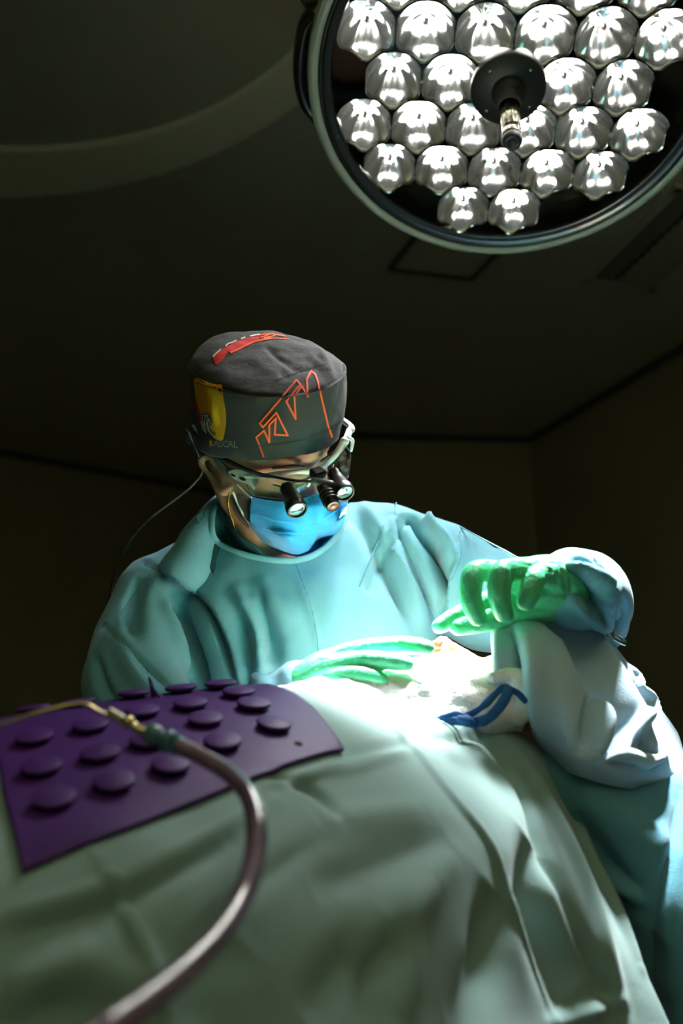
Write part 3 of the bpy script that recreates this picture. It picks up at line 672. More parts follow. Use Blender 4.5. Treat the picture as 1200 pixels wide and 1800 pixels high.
# neck opening: faces inside an elliptical shaft along the neck are taken out
NOc = P(492, 930, 1.26); ax_n = (hl((0, .02, -.03)) - neck0); ax_n /= np.linalg.norm(ax_n)
e1n = np.array([1., 0, .12]); e1n -= ax_n*(e1n@ax_n); e1n /= np.linalg.norm(e1n); e2n = np.cross(ax_n, e1n)
cx, cy, _ = pxd(gv)
inside_poly = lambda x, y, pl: sum(((pl[i][1] > y) != (pl[i-1][1] > y)) and (x < (pl[i-1][0]-pl[i][0])*(y-pl[i][1])/(pl[i-1][1]-pl[i][1]+1e-9)+pl[i][0]) for i in range(len(pl))) % 2 == 1
NECKPX = [(400, 868), (376, 892), (369, 925), (374, 948), (400, 966), (440, 980), (490, 988), (535, 984), (575, 962), (600, 930), (613, 890), (615, 845), (560, 700), (430, 720)]
ncl = cr(NECKPX, 120, True)
cut = np.zeros(len(gv), bool)
sel = np.where((cx > 350) & (cx < 640) & (cy > 780) & (cy < 1000) & (gv[:, 2] > 1.1))[0]
for i in sel:
    if inside_poly(cx[i], cy[i], ncl): cut[i] = True
# collect front border of the opening before cutting
GT = bvh(gv, gf)
edge = []
for a, b in cr(NECKPX[:11], 90):
    p_, n_ = hit(GT, a, b, False)
    if p_ is not None: edge.append(p_ + n_*.0025)
keep = [q for q in gf if not all(cut[i] for i in q)]
used_ = np.zeros(len(gv), int); 
for q in keep:
    for i in q: used_[i] = 1
remap = np.cumsum(used_)-1; gv2 = gv[used_ == 1]; gf2 = [tuple(remap[i] for i in q) for q in keep]

gown = obj('gown', gv2, gf2, M['gown'], surgeon, solid=.0012)
E_ = np.array(edge); 
for _ in range(6): E_[1:-1] = (E_[:-2]+E_[1:-1]*2+E_[2:])/4
v, f = tube(E_[::4], .0050, 10, 100, flat=.55, capround=True); obj('neckband', v, f, M['gown'], gown)
# stitched seams of the gown, standing slightly proud
for ln in ([(255, 993), (322, 1024), (366, 1070), (394, 1136), (412, 1204)], [(268, 1000), (230, 1050), (205, 1090), (182, 1100), (233, 1152), (303, 1222)],
           [(690, 880), (703, 941), (724, 986), (748, 1052), (768, 1105)], [(806, 912), (809, 975), (790, 1028), (787, 1072)], [(520, 992), (545, 1060), (556, 1110), (562, 1155)]):
    q = [hit(GT, a, b)[0] for a, b in cr(ln, 30)]; v, f = tube(q, .0013, 6, 60, flat=.6); obj('seam', v, f, M['seam'], gown)
# scrub top and its V neck
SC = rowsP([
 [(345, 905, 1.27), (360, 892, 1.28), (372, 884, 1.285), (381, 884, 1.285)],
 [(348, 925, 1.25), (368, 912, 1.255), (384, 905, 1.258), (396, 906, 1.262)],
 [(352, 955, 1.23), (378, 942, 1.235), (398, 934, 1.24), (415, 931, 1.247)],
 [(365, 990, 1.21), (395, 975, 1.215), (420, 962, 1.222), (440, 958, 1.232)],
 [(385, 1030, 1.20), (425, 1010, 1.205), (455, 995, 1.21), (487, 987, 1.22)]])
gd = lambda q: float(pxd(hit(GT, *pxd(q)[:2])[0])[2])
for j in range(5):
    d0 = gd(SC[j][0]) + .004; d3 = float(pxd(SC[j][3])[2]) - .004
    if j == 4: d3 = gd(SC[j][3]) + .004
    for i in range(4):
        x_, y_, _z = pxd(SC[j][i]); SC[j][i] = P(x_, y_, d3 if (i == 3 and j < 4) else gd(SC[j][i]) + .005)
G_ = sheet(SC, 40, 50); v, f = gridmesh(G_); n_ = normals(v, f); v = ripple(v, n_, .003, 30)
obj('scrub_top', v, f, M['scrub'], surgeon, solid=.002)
# cap -------------------------------------------------------------
SZ = lambda s: .108 - .016*s
def cap_ring(t, infl, z0=.043, zb=-.035):
    """t 0 at the lower edge .. 1 at the crown"""
    ring = []
    for j in range(72):
        a = 2*math.pi*j/72; c, s = math.cos(a), math.sin(a)
        base = z0 + (zb - z0)*(.5+.5*s) + .004*abs(c)
        if t <= .62:
            q = t/.62; wx = .0795+infl+.006*math.sin(q*math.pi*.6); yf = .106+infl+.004*math.sin(q*math.pi); yb = .106+infl+.006*q; z = base + (SZ(s)-base)*q
            lean = .0
        else:
            q = (t-.62)/.38; k_ = math.cos(q*math.pi/2)**.75 if q < 1 else 0.01; wx = (.083+infl)*k_; yf = (.100+infl)*k_; yb = (.110+infl)*k_; z = SZ(s) + (.128-SZ(s))*math.sin(q*math.pi/2)
        ring.append((wx*np.sign(c)*abs(c)**.93, (yf if s < 0 else yb)*np.sign(s)*abs(s)**.95 + .002, z))
    return np.array(ring)
ts = [0, .03, .06, .09, .10, .13, .2, .28, .36, .44, .52, .585, .61, .62, .63, .66, .72, .78, .84, .9, .95, .985, 1]
rr = [cap_ring(t, {.10: .0006, .09: -.0012, .61: .0005, .62: -.0018, .63: .0008}.get(t, .001)) for t in cr(np.array([[t] for t in ts]), 90)[:, 0].round(3)]
cv, cf = xf(loft(rr))
cn = normals(cv, cf)
if ((cv - HC)*cn).sum(1).mean() < 0: cf = [q[::-1] for q in cf]; cn = -cn
cv = ripple(cv, cn, .0030, 22, 4); cv = ripple(cv, cn, .0012, 60, 4)
cv = crease(cv, cf, [([(500, 640), (530, 652), (560, 640)], .004, -.004), ([(545, 625), (562, 640), (570, 655)], .003, .003), ([(470, 610), (490, 630), (520, 645)], .005, -.003), ([(560, 610), (575, 640), (585, 670)], .005, .004), ([(365, 700), (378, 725), (372, 745)], .004, .002), ([(496, 650), (504, 668)], .002, -.003)])
cap = obj('surgical_cap', cv, cf, M['cap'], surgeon)
CT = bvh(cv, cf)
def onto(t, ln, h, n=None):
    out = []
    for a, b in (cr(ln, n) if n else ln):
        p_, n_ = hit(t, a, b, False)
        if p_ is not None: out.append(p_ + n_*h)
    return out
def densify(ln, step=3):
    out = []
    for (a, b), (c, d) in zip(ln[:-1], ln[1:]):
        k_ = max(1, int(math.hypot(c-a, d-b)/step))
        out += [(a+(c-a)*i/k_, b+(d-b)*i/k_) for i in range(k_)]
    return out + [ln[-1]]
def line_on(t, ln, wd, name, m, parent, h=.0006):
    """flat printed line lying on the cloth"""
    V = []; Fc = []
    for (a, b), (c, d) in zip(ln[:-1], ln[1:]):
        L_ = math.hypot(c-a, d-b); 
        if L_ < .01: continue
        ux, uy = (c-a)/L_, (d-b)/L_; k_ = max(1, int(L_/4)); e = wd*.45; row = None
        for i in range(k_+1):
            s = -e + (L_+2*e)*i/k_; x, y = a+ux*s, b+uy*s
            l, _n = hit(t, x-uy*wd/2, y+ux*wd/2, False); r, _m = hit(t, x+uy*wd/2, y-ux*wd/2, False)
            if l is None or r is None: row = None; continue
            V += [l+_n*h, r+_m*h]; k2 = len(V)
            if row is not None: Fc.append((row, row+1, k2-1, k2-2))
            row = k2-2
    if Fc: return obj(name, V, Fc, m, parent)
def patch_on(t, cols, name, m, parent, h=.0005, ny=14):
    """filled print between an upper and a lower curve, given as (x, y0, y1)"""
    C_ = cr(np.array(cols, float), 10*len(cols)); V = []; Fc = []; idx = {}
    for i, (x, y0, y1) in enumerate(C_):
        for j in range(ny+1):
            p_, n_ = hit(t, x, y0+(y1-y0)*j/ny, False)
            if p_ is not None: idx[i, j] = len(V); V.append(p_+n_*h)
    for i in range(len(C_)-1):
        for j in range(ny):
            q = [(i, j), (i+1, j), (i+1, j+1), (i, j+1)]
            if all(k_ in idx for k_ in q): Fc.append(tuple(idx[k_] for k_ in q))
    if Fc: return obj(name, V, Fc, m, parent)
def c6(L, ox, oy, s): return [(ox+a/s, oy+b/s) for a, b in L]
ktm = c6([(155, 1080), (72, 855), (160, 775), (222, 912), (222, 710), (298, 632), (285, 822), (438, 832), (303, 568), (148, 738), (112, 690), (540, 190), (585, 243), (420, 435), (528, 642), (515, 385), (600, 262), (672, 378), (660, 185), (710, 85), (757, 122), (790, 210), (835, 420), (905, 715), (950, 850)], 440, 640, 6.667)
line_on(CT, ktm, 3.2, 'orange_outline', M['orange'], cap, .0007)
yl = [(341, 668, 672), (345, 664, 700), (352, 667, 728), (362, 670, 752), (372, 674, 765), (382, 676, 773), (390, 678, 774), (393, 700, 770), (396, 716, 756), (397.5, 725, 745)]
patch_on(CT, yl, 'yellow_panel', M['yellow'], cap, .0005)
patch_on(CT, [(343, 690, 712), (347, 706, 725), (351, 722, 738), (356, 738, 752), (360, 748, 758)], 'red_edge', M['red'], cap, .0009)
wy = lambda L: c6(L, 320, 570, 6.925)
patch_on(CT, [(a, b, c) for a, b, c in [(320+x/6.925, 570+y0/6.925, 570+y1/6.925) for x, y0, y1 in [(374, 405, 420), (418, 360, 496), (470, 318, 455), (520, 290, 400), (560, 268, 335), (600, 245, 352), (650, 220, 322), (700, 198, 290), (760, 178, 262), (830, 160, 235), (900, 152, 208), (940, 150, 198)]]], 'red_print', M['red'], cap)
patch_on(CT, [(320+x/6.925, 570+y0/6.925, 570+y1/6.925) for x, y0, y1 in [(590, 338, 366), (680, 300, 325), (780, 248, 275), (880, 210, 228), (980, 180, 205), (1060, 170, 190), (1130, 172, 182), (1260, 180, 186), (1300, 186, 190)]], 'orange_print', M['orange'], cap, .0008)
for L in ([(940, 140), (1010, 128), (1100, 125), (1250, 150)], [(960, 165), (1060, 132)], [(1000, 172), (1130, 145)]): line_on(CT, wy(L), 2.2, 'orange_outline', M['orange'], cap, .0009)
for L in ([(385, 395), (430, 350), (470, 315)], [(535, 270), (560, 245), (620, 225), (655, 205)], [(725, 180), (762, 168)], [(835, 150), (890, 138), (940, 131)]): line_on(CT, wy(L), 2.4, 'white_print', M['white'], cap, .0010)
# script emblem on the yellow panel: dark outline beneath, pale strokes above
em = [[(240, 1100), (330, 1102)], [(262, 1105), (258, 1160), (275, 1230), (300, 1300)], [(300, 1105), (285, 1180), (290, 1260), (302, 1320)], [(300, 1110), (330, 1130), (325, 1180), (300, 1215)], [(318, 1200), (345, 1150), (357, 1180), (350, 1205)], [(318, 1190), (325, 1240), (345, 1300), (370, 1335), (400, 1330)], [(245, 1180), (262, 1260), (285, 1300)]]
for L in em: line_on(CT, wy(L), 4.2, 'emblem_outline', M['capthread'], cap, .0011)
for L in em: line_on(CT, wy(L), 2.0, 'emblem_stroke', M['white'], cap, .0015)
# lettering A S C A L along the lower edge
grey = mat('grey_print', (.30, .30, .27), .7)
def letter(strokes, x, y, s, m): 
    for L in strokes: line_on(CT, [(x+a*s, y+b*s+(a*s+x-392)*.03) for a, b in L], 1.25, 'letter_stroke', m, cap, .0013)
A_ = [[(0, 10), (4, 0), (8, 10)], [(1.8, 6), (6.2, 6)]]; S_ = [[(7, 1.5), (4, 0), (1.5, 2), (2, 4), (6.5, 6.5), (6, 9), (3, 10), (1, 8.5)]]; Cc = [[(7.5, 2), (5, 0), (2, 1.5), (1, 5), (2.5, 9), (5.5, 10), (7.8, 8)]]; Ll = [[(2, 0), (2, 10), (7, 10)]]
B_ = [[(2, 0), (2, 10)], [(2, 0), (6, 2), (2, 5), (7, 7), (2, 10)]]
for g_, x, m_ in ((B_, 368, M['yellow']), (A_, 377, grey), (S_, 385, grey), (Cc, 393, grey), (A_, 402, grey), (Ll, 411, grey)): letter(g_, x, 774, 1.08, m_)
# cap stitching lines
for ln in ([(345, 672), (365, 679), (390, 683), (430, 684), (470, 674), (510, 660), (545, 648), (575, 640)], [(420, 781), (460, 782), (500, 779), (540, 770), (580, 752), (601, 738)]):
    line_on(CT, densify(cr(ln, 30).tolist()), 1.1, 'stitching', M['capthread'], cap, .0008)
# tie of the cap behind the head
v, f = tube([hl((-.066, .07, .0)), hl((-.066, .085, -.01)), hl((-.060, .095, -.03))], .006, 8, 20, flat=.3); obj('cap_tie', v, f, M['cap'], cap)
# eyebrows and stubble-dark sideburn
for sx in (-1, 1):
    v, f = tube([hl((sx*.014, -.1035, .026)), hl((sx*.030, -.104, .032)), hl((sx*.048, -.092, .029))], [.003, .0036, .002], 8, 16, flat=.7); obj('eyebrow', v, f, M['hair'], surgeon)
    v, f = tube([hl((sx*.018, -.0925, .002)), hl((sx*.031, -.0975, -.001)), hl((sx*.044, -.086, .001))], [.0010, .0016, .001], 6, 12); obj('eyelashes', v, f, M['hair'], surgeon)
patch_on(BT, [(404, 868, 880), (412, 870, 900), (422, 868, 915), (432, 872, 925), (438, 880, 930)], 'beard_shadow', mat('beard_stubble', (.10, .055, .035), .8, bump=.9, bscale=900), surgeon, .0012)
# mask -------------------------------------------------------------
mk = [
 [(442, 872, 0), (475, 879, 4), (515, 881, 6), (552, 870, 4), (582, 866, 7), (610, 868, 4)],
 [(440, 892, 2), (476, 897, 8), (515, 903, 14), (556, 896, 9), (590, 890, 11), (612, 876, 5)],
 [(440, 915, 3), (480, 922, 12), (518, 930, 20), (560, 924, 18), (596, 908, 14), (611, 884, 6)],
 [(444, 930, 4), (486, 946, 13), (524, 955, 22), (566, 946, 20), (600, 918, 13), (609, 890, 6)],
 [(458, 948, 3), (490, 970, 10), (530, 979, 14), (572, 964, 12), (598, 932, 8), (609, 898, 4)]]
def md(a, b, k_):
    p_, n_ = hit(BT, a, b); return pxd(p_)[2] - .004 - k_*.001
MD = np.array([[md(*q) for q in r] for r in mk]); 
MD[:, 2] = np.minimum(MD[:, 2], (MD[:, 1]+MD[:, 3])/2-.004)
print('mask depths', MD.round(3).tolist())
MKG = sheet([[P(a, b, MD[j, i]) for i, (a, b, _) in enumerate(r)] for j, r in enumerate(mk)], 90, 70)
v, f = gridmesh(MKG)
for it in range(3):
    x_, y_, d_ = pxd(v)
    for i in range(len(v)):
        h_ = hit(BT, x_[i], y_[i], False)[0]
        if h_ is not None:
            hd_ = pxd(h_)[2] - .004
            if d_[i] > hd_: v[i] = P(x_[i], y_[i], hd_ - .001)
    v = blur(v.reshape(70, 90, 3), 4 if it < 2 else 0).reshape(-1, 3)
n_ = normals(v, f)
if n_[3000] @ (v[3000]-CAMPOS) > 0: f = [q[::-1] for q in f]; n_ = -n_
v = ripple(v, n_, .0025, 35, 1)
v = crease(v, f, [([(450, 905), (500, 918), (560, 915), (605, 890)], .003, .0025, 's'), ([(452, 925), (500, 938), (560, 935), (600, 905)], .003, .0025, 's'), ([(556, 880), (562, 920), (575, 955)], .006, .003), ([(560, 930), (555, 955), (545, 965)], .004, -.003)], n_)
mask = obj('face_mask', v, f, M['mask'], surgeon, solid=.0012)
KT = bvh(v, f)
for r_ in range(2):
    for x in np.linspace(446, 604, 44):
        y = np.interp(x, [446, 475, 515, 552, 582, 606], [877, 884, 886, 875, 871, 873]) + r_*5
        line_on(KT, [(x, y), (x+1.8, y)], 1.1, 'weld_mark', M['seam'], mask, .0008) if False else None
weld = [];
def dots(rows_, nm):
    V = []; Fc = []
    for (x, y) in rows_:
        p_, n2_ = hit(KT, x, y, False)
        if p_ is None: continue
        a_ = np.cross(n2_, [0, 0, 1.]); a_ /= np.linalg.norm(a_); b_ = np.cross(n2_, a_); k_ = len(V)
        for c_, s_ in ((-1, -.5), (1, -.5), (1, .5), (-1, .5)): V.append(p_ + n2_*.0008 + a_*c_*.0006 + b_*s_*.0007)
        Fc.append((k_, k_+1, k_+2, k_+3))
    o = obj(nm, V, Fc, mat('mask_weld_dark', (.01, .20, .42), .8), mask)
    return o
dots([(x, np.interp(x, [446, 475, 515, 552, 582, 606], [876, 884, 886, 875, 871, 873]) + r_*5) for r_ in range(2) for x in np.linspace(446, 606, 50)], 'weld_line')
dots([(446+3.1*i, 895+3.5*j) for i in range(5) for j in range(11)], 'weld_patch')
def loop(ln, nm='ear_loop'):
    q = [P(*a) for a in ln]; v, f = tube(q, .0016, 8, 30); obj(nm, v, f, M['frame'], mask)
de = lambda a, b, k_=.003: (a, b, pxd(hit(BT, a, b)[0])[2] - k_)
loop([de(418, 852), de(428, 862), de(441, 874, .006)]); loop([de(410, 866), de(418, 885), de(428, 905), de(442, 925, .006)])
# ------------------------------------------------------------------ necklace
nk = [de(403, 868, .002), de(401, 884, .002), de(404, 900, .002), de(409, 916, .002), de(412, 929, .002), de(418, 940, .002)]
NKP = cr(np.array([P(*q) for q in nk]), 40); parts = []
for i, q in enumerate(NKP):
    parts.append(tube([q-[0, 0, .0007], q+[0, 0, .0007]], .0011 if i % 2 else .0015, 8, 2))
v, f = join(parts); nko = obj('necklace', v, f, M['gold']); tag(nko, "gold chain around the surgeon's neck", 'necklace')

# ------------------------------------------------------------------ magnifying glasses
gla = thing('magnifying_glasses', 'white framed clear glasses with black magnifying barrels worn by the surgeon', 'glasses', P(548, 835, 1.09))
dg = lambda a, b, k_=.010: P(a, b, pxd(hit(BT, a, b)[0])[2] - k_)
topbar = [(425, 838, .008), (455, 838, .012), (490, 832, .016), (525, 829, .018), (548, 828, .020), (572, 817, .018), (592, 796, .014), (606, 775, .012)]
TBW = [dg(*q) for q in topbar]; TBd = [pxd(q)[2] for q in TBW]; print('bar depth', np.round(TBd, 3))
sm = cr(np.array(TBd)[:, None], 8)[:, 0]; sm = np.convolve(np.pad(sm, 1, 'edge'), [.25, .5, .25], 'valid'); TBW = [P(a, b, d) for (a, b, _), d in zip(topbar, sm)]
v, f = tube(TBW, [.0030, .0026, .0022, .0024, .0030, .0026, .0030, .0042], 12, 60, flat=1.3, upv=RH[:, 2]); fr = obj('frame', v, f, M['frame'], gla)
v, f = tube([P(548, 828, sm[4]), P(546, 842, sm[4]-.001), P(541, 853, sm[4]-.001)], [.0032, .0028, .0022], 10, 14); obj('nose_bridge', v, f, M['frame'], gla)
v, f = tube([P(606, 776, sm[7]), P(613, 760, sm[7]+.01), P(611, 745, sm[7]+.03), hl((.078, .03, .03))], [.0036, .0038, .0036, .003], 12, 24, flat=1.2); obj('temple', v, f, M['frame'], gla)
v, f = tube([P(610, 768, sm[7]+.002), P(619, 775, sm[7]+.006), P(617, 792, sm[7]+.008)], [.0022, .0024, .0018], 10, 12); obj('frame_hook', v, f, M['frame'], gla)
tl = [hl((-.078, .035, .030)), P(372, 797, 1.165), P(386, 814, 1.145), P(400, 831, 1.13), P(426, 840, sm[0])]
tl = [hl((-.082, .04, .028)), dg(372, 797, .006), dg(386, 814, .007), dg(402, 832, .007), P(426, 840, sm[0])]
v, f = tube(tl, [.003, .0045, .005, .005, .0035], 10, 30, flat=.5, upv=RH[:, 0]); obj('temple', v, f, M['greyplastic'], gla)
def plate(px_pts, dfun, thick, name, m, parent):
    c_ = [dfun(*q) for q in px_pts]; c_ = np.array(c_); r = RAY(*px_pts[0]); r = r/np.linalg.norm(r)
    n = len(c_); V = list(c_) + list(c_ + r*thick)
    Fc = [tuple(range(n)), tuple(range(2*n-1, n-1, -1))] + [(i, (i+1) % n, (i+1) % n+n, i+n) for i in range(n)]
    return obj(name, V, Fc, m, parent, smooth=False, bevel=.0004)
hinge = cr(c6([(8, 228), (70, 212), (150, 225), (250, 238), (292, 240), (262, 262), (250, 290), (243, 325), (222, 340), (215, 372), (192, 350), (160, 325), (70, 295), (30, 262)], 400, 780, 4.615), 60, True)
pd = np.mean([sm[0], sm[1]]) - .004
hp1 = plate([tuple(q) for q in hinge], lambda a, b: P(a, b, sm[0] - .005 + (a-430)/40*(sm[1]-sm[0])), .004, 'hinge_plate', M['frame'], gla)
for L in ([(35, 250), (70, 262)], ): pass
dk = mat('dark_slot', (.01, .02, .015), .5)
for cpx, cpy, rx, ry in ((409.5, 835.5, 4.2, 1.5), (426, 841.5, 5.5, 2.3)):
    plate([(cpx + rx*math.cos(t) - ry*math.sin(t)*.5, cpy + rx*math.cos(t)*.42 + ry*math.sin(t)) for t in np.linspace(0, 2*math.pi, 16, endpoint=False)], lambda a, b: P(a, b, sm[0] - .0056 + (a-430)/40*(sm[1]-sm[0])), .0008, 'dark_slot', dk, hp1)
def lens(rows_):
    G_ = sheet([[P(a, b, d) for a, b, d in r] for r in rows_], 24, 16); v, f = gridmesh(G_); obj('clear_lens', v, f, M['lens'], gla, solid=.0012)
lens([[(428, 842, sm[0]-.001), (480, 835, sm[2]-.002), (541, 831, sm[4]-.002)], [(436, 858, sm[0]-.001), (488, 858, sm[2]-.010), (540, 848, sm[4]-.006)], [(446, 871, sm[0]), (495, 877, sm[2]-.010), (535, 862, sm[4]-.004)]])
lens([[(552, 830, sm[4]-.002), (580, 812, sm[5]-.003), (606, 780, sm[7]-.002)], [(560, 845, sm[4]-.006), (592, 828, sm[5]-.010), (616, 800, sm[7]-.002)], [(566, 860, sm[4]-.004), (598, 852, sm[5]-.010), (612, 838, sm[7])]])
def barrel(a, b, r0, r1, nm='magnifier_barrel'):
    A, B = P(*a), P(*b); ax_ = B-A; L_ = np.linalg.norm(ax_)
    v, f = lathe([(.0001, 0), (r0*.8, 0), (r0, .002), (r0, L_*.12), (r0*.97, L_*.14), (r1*.97, L_*.72), (r1*1.02, L_*.74), (r1*1.06, L_*.80), (r1*1.06, L_*.97), (r1, L_), (r1*.86, L_), (r1*.84, L_*.93), (.0001, L_*.93)], A, ax_, 40); o = obj(nm, v, f, M['barrel'], gla)
    v, f = lathe([(r1*.84, L_*.935), (r1*.5, L_*.965), (.0001, L_*.975)], A, ax_, 32); obj('objective_lens', v, f, M['glassdisc'], o)
    return o
b0 = min(sm[3], sm[4])
barrel((503, 855, b0-.004), (523, 898, b0-.034), .0088, .0118)
barrel((584, 829, b0-.006), (607, 868, b0-.036), .0080, .0112)
# head light with cooling rings
A, B = P(567, 852, b0-.020), P(586, 891, b0-.046); ax_ = B-A; L_ = np.linalg.norm(ax_)
v, f = lathe([(.0001, 0), (.0070, 0), (.0085, L_*.06), (.0085, L_*.36), (.0075, L_*.38), (.0098, L_*.42), (.0098, L_*.50), (.0078, L_*.52), (.0078, L_*.55), (.0100, L_*.57), (.0100, L_*.64), (.0080, L_*.66), (.0080, L_*.69), (.0100, L_*.71), (.0100, L_*.78), (.0078, L_*.80), (.0082, L_*.98), (.007, L_), (.0001, L_*.95)], A, ax_, 40); obj('headlight', v, f, M['barrel'], gla)
v, f = box(P(558, 832, b0-.014), .017, .014, .012, [RH[:, 0], RH[:, 1], RH[:, 2]]); obj('mounting_block', v, f, M['rubber'], gla, bevel=.003, smooth=False)
v, f = tube([P(497, 852, b0-.006), P(530, 846, b0-.012), P(590, 826, b0-.012)], .0022, 8, 20); obj('mounting_bar', v, f, M['greyplastic'], gla)
v, f = tube([P(552, 846, b0-.026), P(582, 851, b0-.028)], .0046, 14, 6); obj('light_socket', v, f, M['cable'], gla)
cb = [hl((-.084, .055, .02)), dg(368, 787, .008), dg(385, 800, .009), dg(404, 811, .010), dg(430, 823, .012), P(458, 833, sm[1]-.008), P(490, 840, sm[2]-.012), P(520, 845, b0-.022), P(556, 847, b0-.027)]
v, f = tube(cb, .0017, 8, 80); obj('light_cable', v, f, M['rubber'], gla)
v, f = tube([q + RH[:, 2]*(-.0035 if i < 6 else 0) for i, q in enumerate(cb)], .0011, 8, 80); obj('light_cable', v, f, M['cable'], gla)
hc = [hl((-.084, .055, .02)), P(355, 822, 1.24), P(340, 851, 1.25), P(305, 880, 1.26), P(265, 910, 1.28), (P(232, 945, 1.30)), P(210, 985, 1.33), P(198, 1020, 1.36), P(192, 1065, 1.40), P(190, 1200, 1.42)]
v, f = tube(hc, .0014, 8, 90); obj('hanging_cable', v, f, M['cable'], gla)

# ------------------------------------------------------------------ the patient
PX = np.array([1., .18, .15]); PX /= np.linalg.norm(PX); PZ = np.array([0, -.22, 1.]); PZ -= PX*(PZ@PX); PZ /= np.linalg.norm(PZ); PY = np.cross(PZ, PX)
NT = P(772, 1113, 1.03)
# local z (crown) -> PX, local -y (face) -> PZ
def pl(p): p = np.array(p, float); q = (p[..., 0:1]*(PY) + (p[..., 1:2])*(-PZ) + p[..., 2:3]*PX); return PC + q
PC = np.zeros(3); PC = NT - (pl(np.array([0, -.129, -.034])))
patient = thing('person', 'patient lying under surgical drapes, only the brightly lit nose and cheek showing', 'person', PC - PZ*.13)
hv_, hf_ = loft(head_rings()); pb = [(pl(hv_), hf_)]
c0_ = PC - PX*.16 - PZ*.05
pb += [tube([PC - PX*.04, PC - PX*.11 - PZ*.01, c0_ - PX*.04 - PZ*.02], [.055, .056, .07], 20, 14, flat=.95),
       tube([c0_ - PX*.02 - PZ*.04, np.array([.02, .96, 1.13]), np.array([-.13, .93, 1.11]), np.array([-.26, .92, 1.09]), np.array([-.36, .92, 1.07])], [.055, .080, .075, .07, .06], 24, 24, flat=.8, upv=[0, 0, 1.])]
pv, pf = fuse(pb, .0035, 2); obj('body', pv, pf, M['pskin'], patient)
PT = bvh(pv, pf)
def blob(px, py, d, rx, ry, nm, m, parent, rz=.0015):
    p_, n_ = hit(PT, px, py); a_ = np.array([1., 0, 0]); a_ -= n_*(a_@n_); a_ /= np.linalg.norm(a_); b_ = np.cross(n_, a_); V = []; Fc = []
    rings = [np.array([p_ + n_*h*rz + a_*rx*k_*math.cos(t)*(1+.15*math.sin(3*t)) + b_*ry*k_*math.sin(t) for t in np.linspace(0, 2*math.pi, 20, endpoint=False)]) for k_, h in ((1, -.5), (.95, .3), (.6, .8), (.05, 1))]
    v, f = loft(rings); obj(nm, v, f, m, parent)
blob(768, 1131, 1.0, .0062, .0050, 'nostril_stain', M['blood'], patient); blob(794, 1137, 1.0, .005, .0045, 'iodine_stain', M['iodine'], patient); blob(764, 1143, 1.0, .008, .003, 'blood_streak', M['blood'], patient, .0008)
blob(852, 1100, 1.0, .009, .006, 'iodine_stain', M['iodine'], patient, .0008)

# pale blue head drape ----------------------------------------------
HDr = rowsP([
 [(872, 1230, 1.14), (925, 1240, 1.18), (985, 1260, 1.22), (1055, 1300, 1.26), (1110, 1340, 1.29), (1190, 1400, 1.32)],
 [(868, 1120, 1.06), (912, 1090, 1.09), (958, 1090, 1.11), (1035, 1125, 1.16), (1090, 1180, 1.20), (1172, 1290, 1.24)],
 [(862, 1096, 1.01), (905, 1070, 1.02), (950, 1059, 1.035), (1040, 1105, 1.10), (1098, 1165, 1.14), (1186, 1285, 1.18)],
 [(866, 1130, .985), (918, 1110, .975), (972, 1110, .985), (1058, 1160, 1.03), (1118, 1220, 1.07), (1196, 1315, 1.13)],
 [(874, 1190, .975), (930, 1180, .950), (996, 1190, .945), (1075, 1225, .98), (1138, 1270, 1.03), (1205, 1345, 1.10)],
 [(900, 1255, .982), (948, 1250, .945), (1012, 1265, .925), (1086, 1290, .945), (1148, 1315, .99), (1210, 1365, 1.07)],
 [(918, 1292, .99), (966, 1312, .95), (1020, 1330, .92), (1085, 1345, .93), (1142, 1352, .97), (1215, 1380, 1.05)],
 [(925, 1330, 1.01), (975, 1350, .97), (1025, 1365, .94), (1085, 1380, .95), (1142, 1390, .99), (1220, 1410, 1.06)]])
G_ = sheet(HDr, 190, 190); v, f = gridmesh(G_); n_ = normals(v, f)
if n_[len(n_)//2] @ (v[len(n_)//2]-CAMPOS) > 0: f = [q[::-1] for q in f]; n_ = -n_
v = ripple(v, n_, .005, 12, 8)
v = crease(v, f, [(q[0], q[1]*.8, q[2]*1.5) for q in [
 ([(950, 1062), (1000, 1092), (1045, 1145), (1085, 1215), (1120, 1280), (1150, 1330)], .015, .012),
 ([(955, 1085), (1003, 1120), (1040, 1190), (1085, 1270), (1110, 1320)], .018, -.016),
 ([(875, 1110), (886, 1170), (890, 1230), (905, 1280)], .008, .010), ([(896, 1110), (908, 1170), (912, 1230), (925, 1290)], .009, -.014),
 ([(920, 1110), (935, 1170), (945, 1230), (955, 1290)], .014, .010),
 ([(1036, 1228), (1030, 1270), (1020, 1320)], .008, -.014), ([(1048, 1228), (1052, 1270), (1050, 1325)], .007, .014), ([(1075, 1240), (1082, 1290), (1075, 1330)], .010, -.012),
 ([(1115, 1262), (1108, 1290), (1090, 1325)], .007, .012), ([(1125, 1300), (1135, 1330), (1150, 1338)], .008, -.014),
 ([(1110, 1195), (1140, 1245), (1165, 1300)], .006, -.008), ([(1100, 1170), (1135, 1215), (1160, 1270)], .006, .006),
]], n_)
o = obj('head_drape', v, f, M['blue'], solid=.002, off=1); tag(o, "pale blue cloth folded over the patient's head, held by the right glove", 'drape')
# rolled lower hem
hem = [(1065, 1337, .925), (1090, 1326, .93), (1112, 1330, .94), (1135, 1338, .955), (1158, 1330, .98), (1168, 1308, 1.01)]
v, f = tube([P(*q) for q in hem], [.004, .008, .009, .009, .008, .005], 14, 40, flat=.8); v = ripple(v, normals(v, f), .002, 60); obj('rolled_hem', v, f, M['blue'], o)
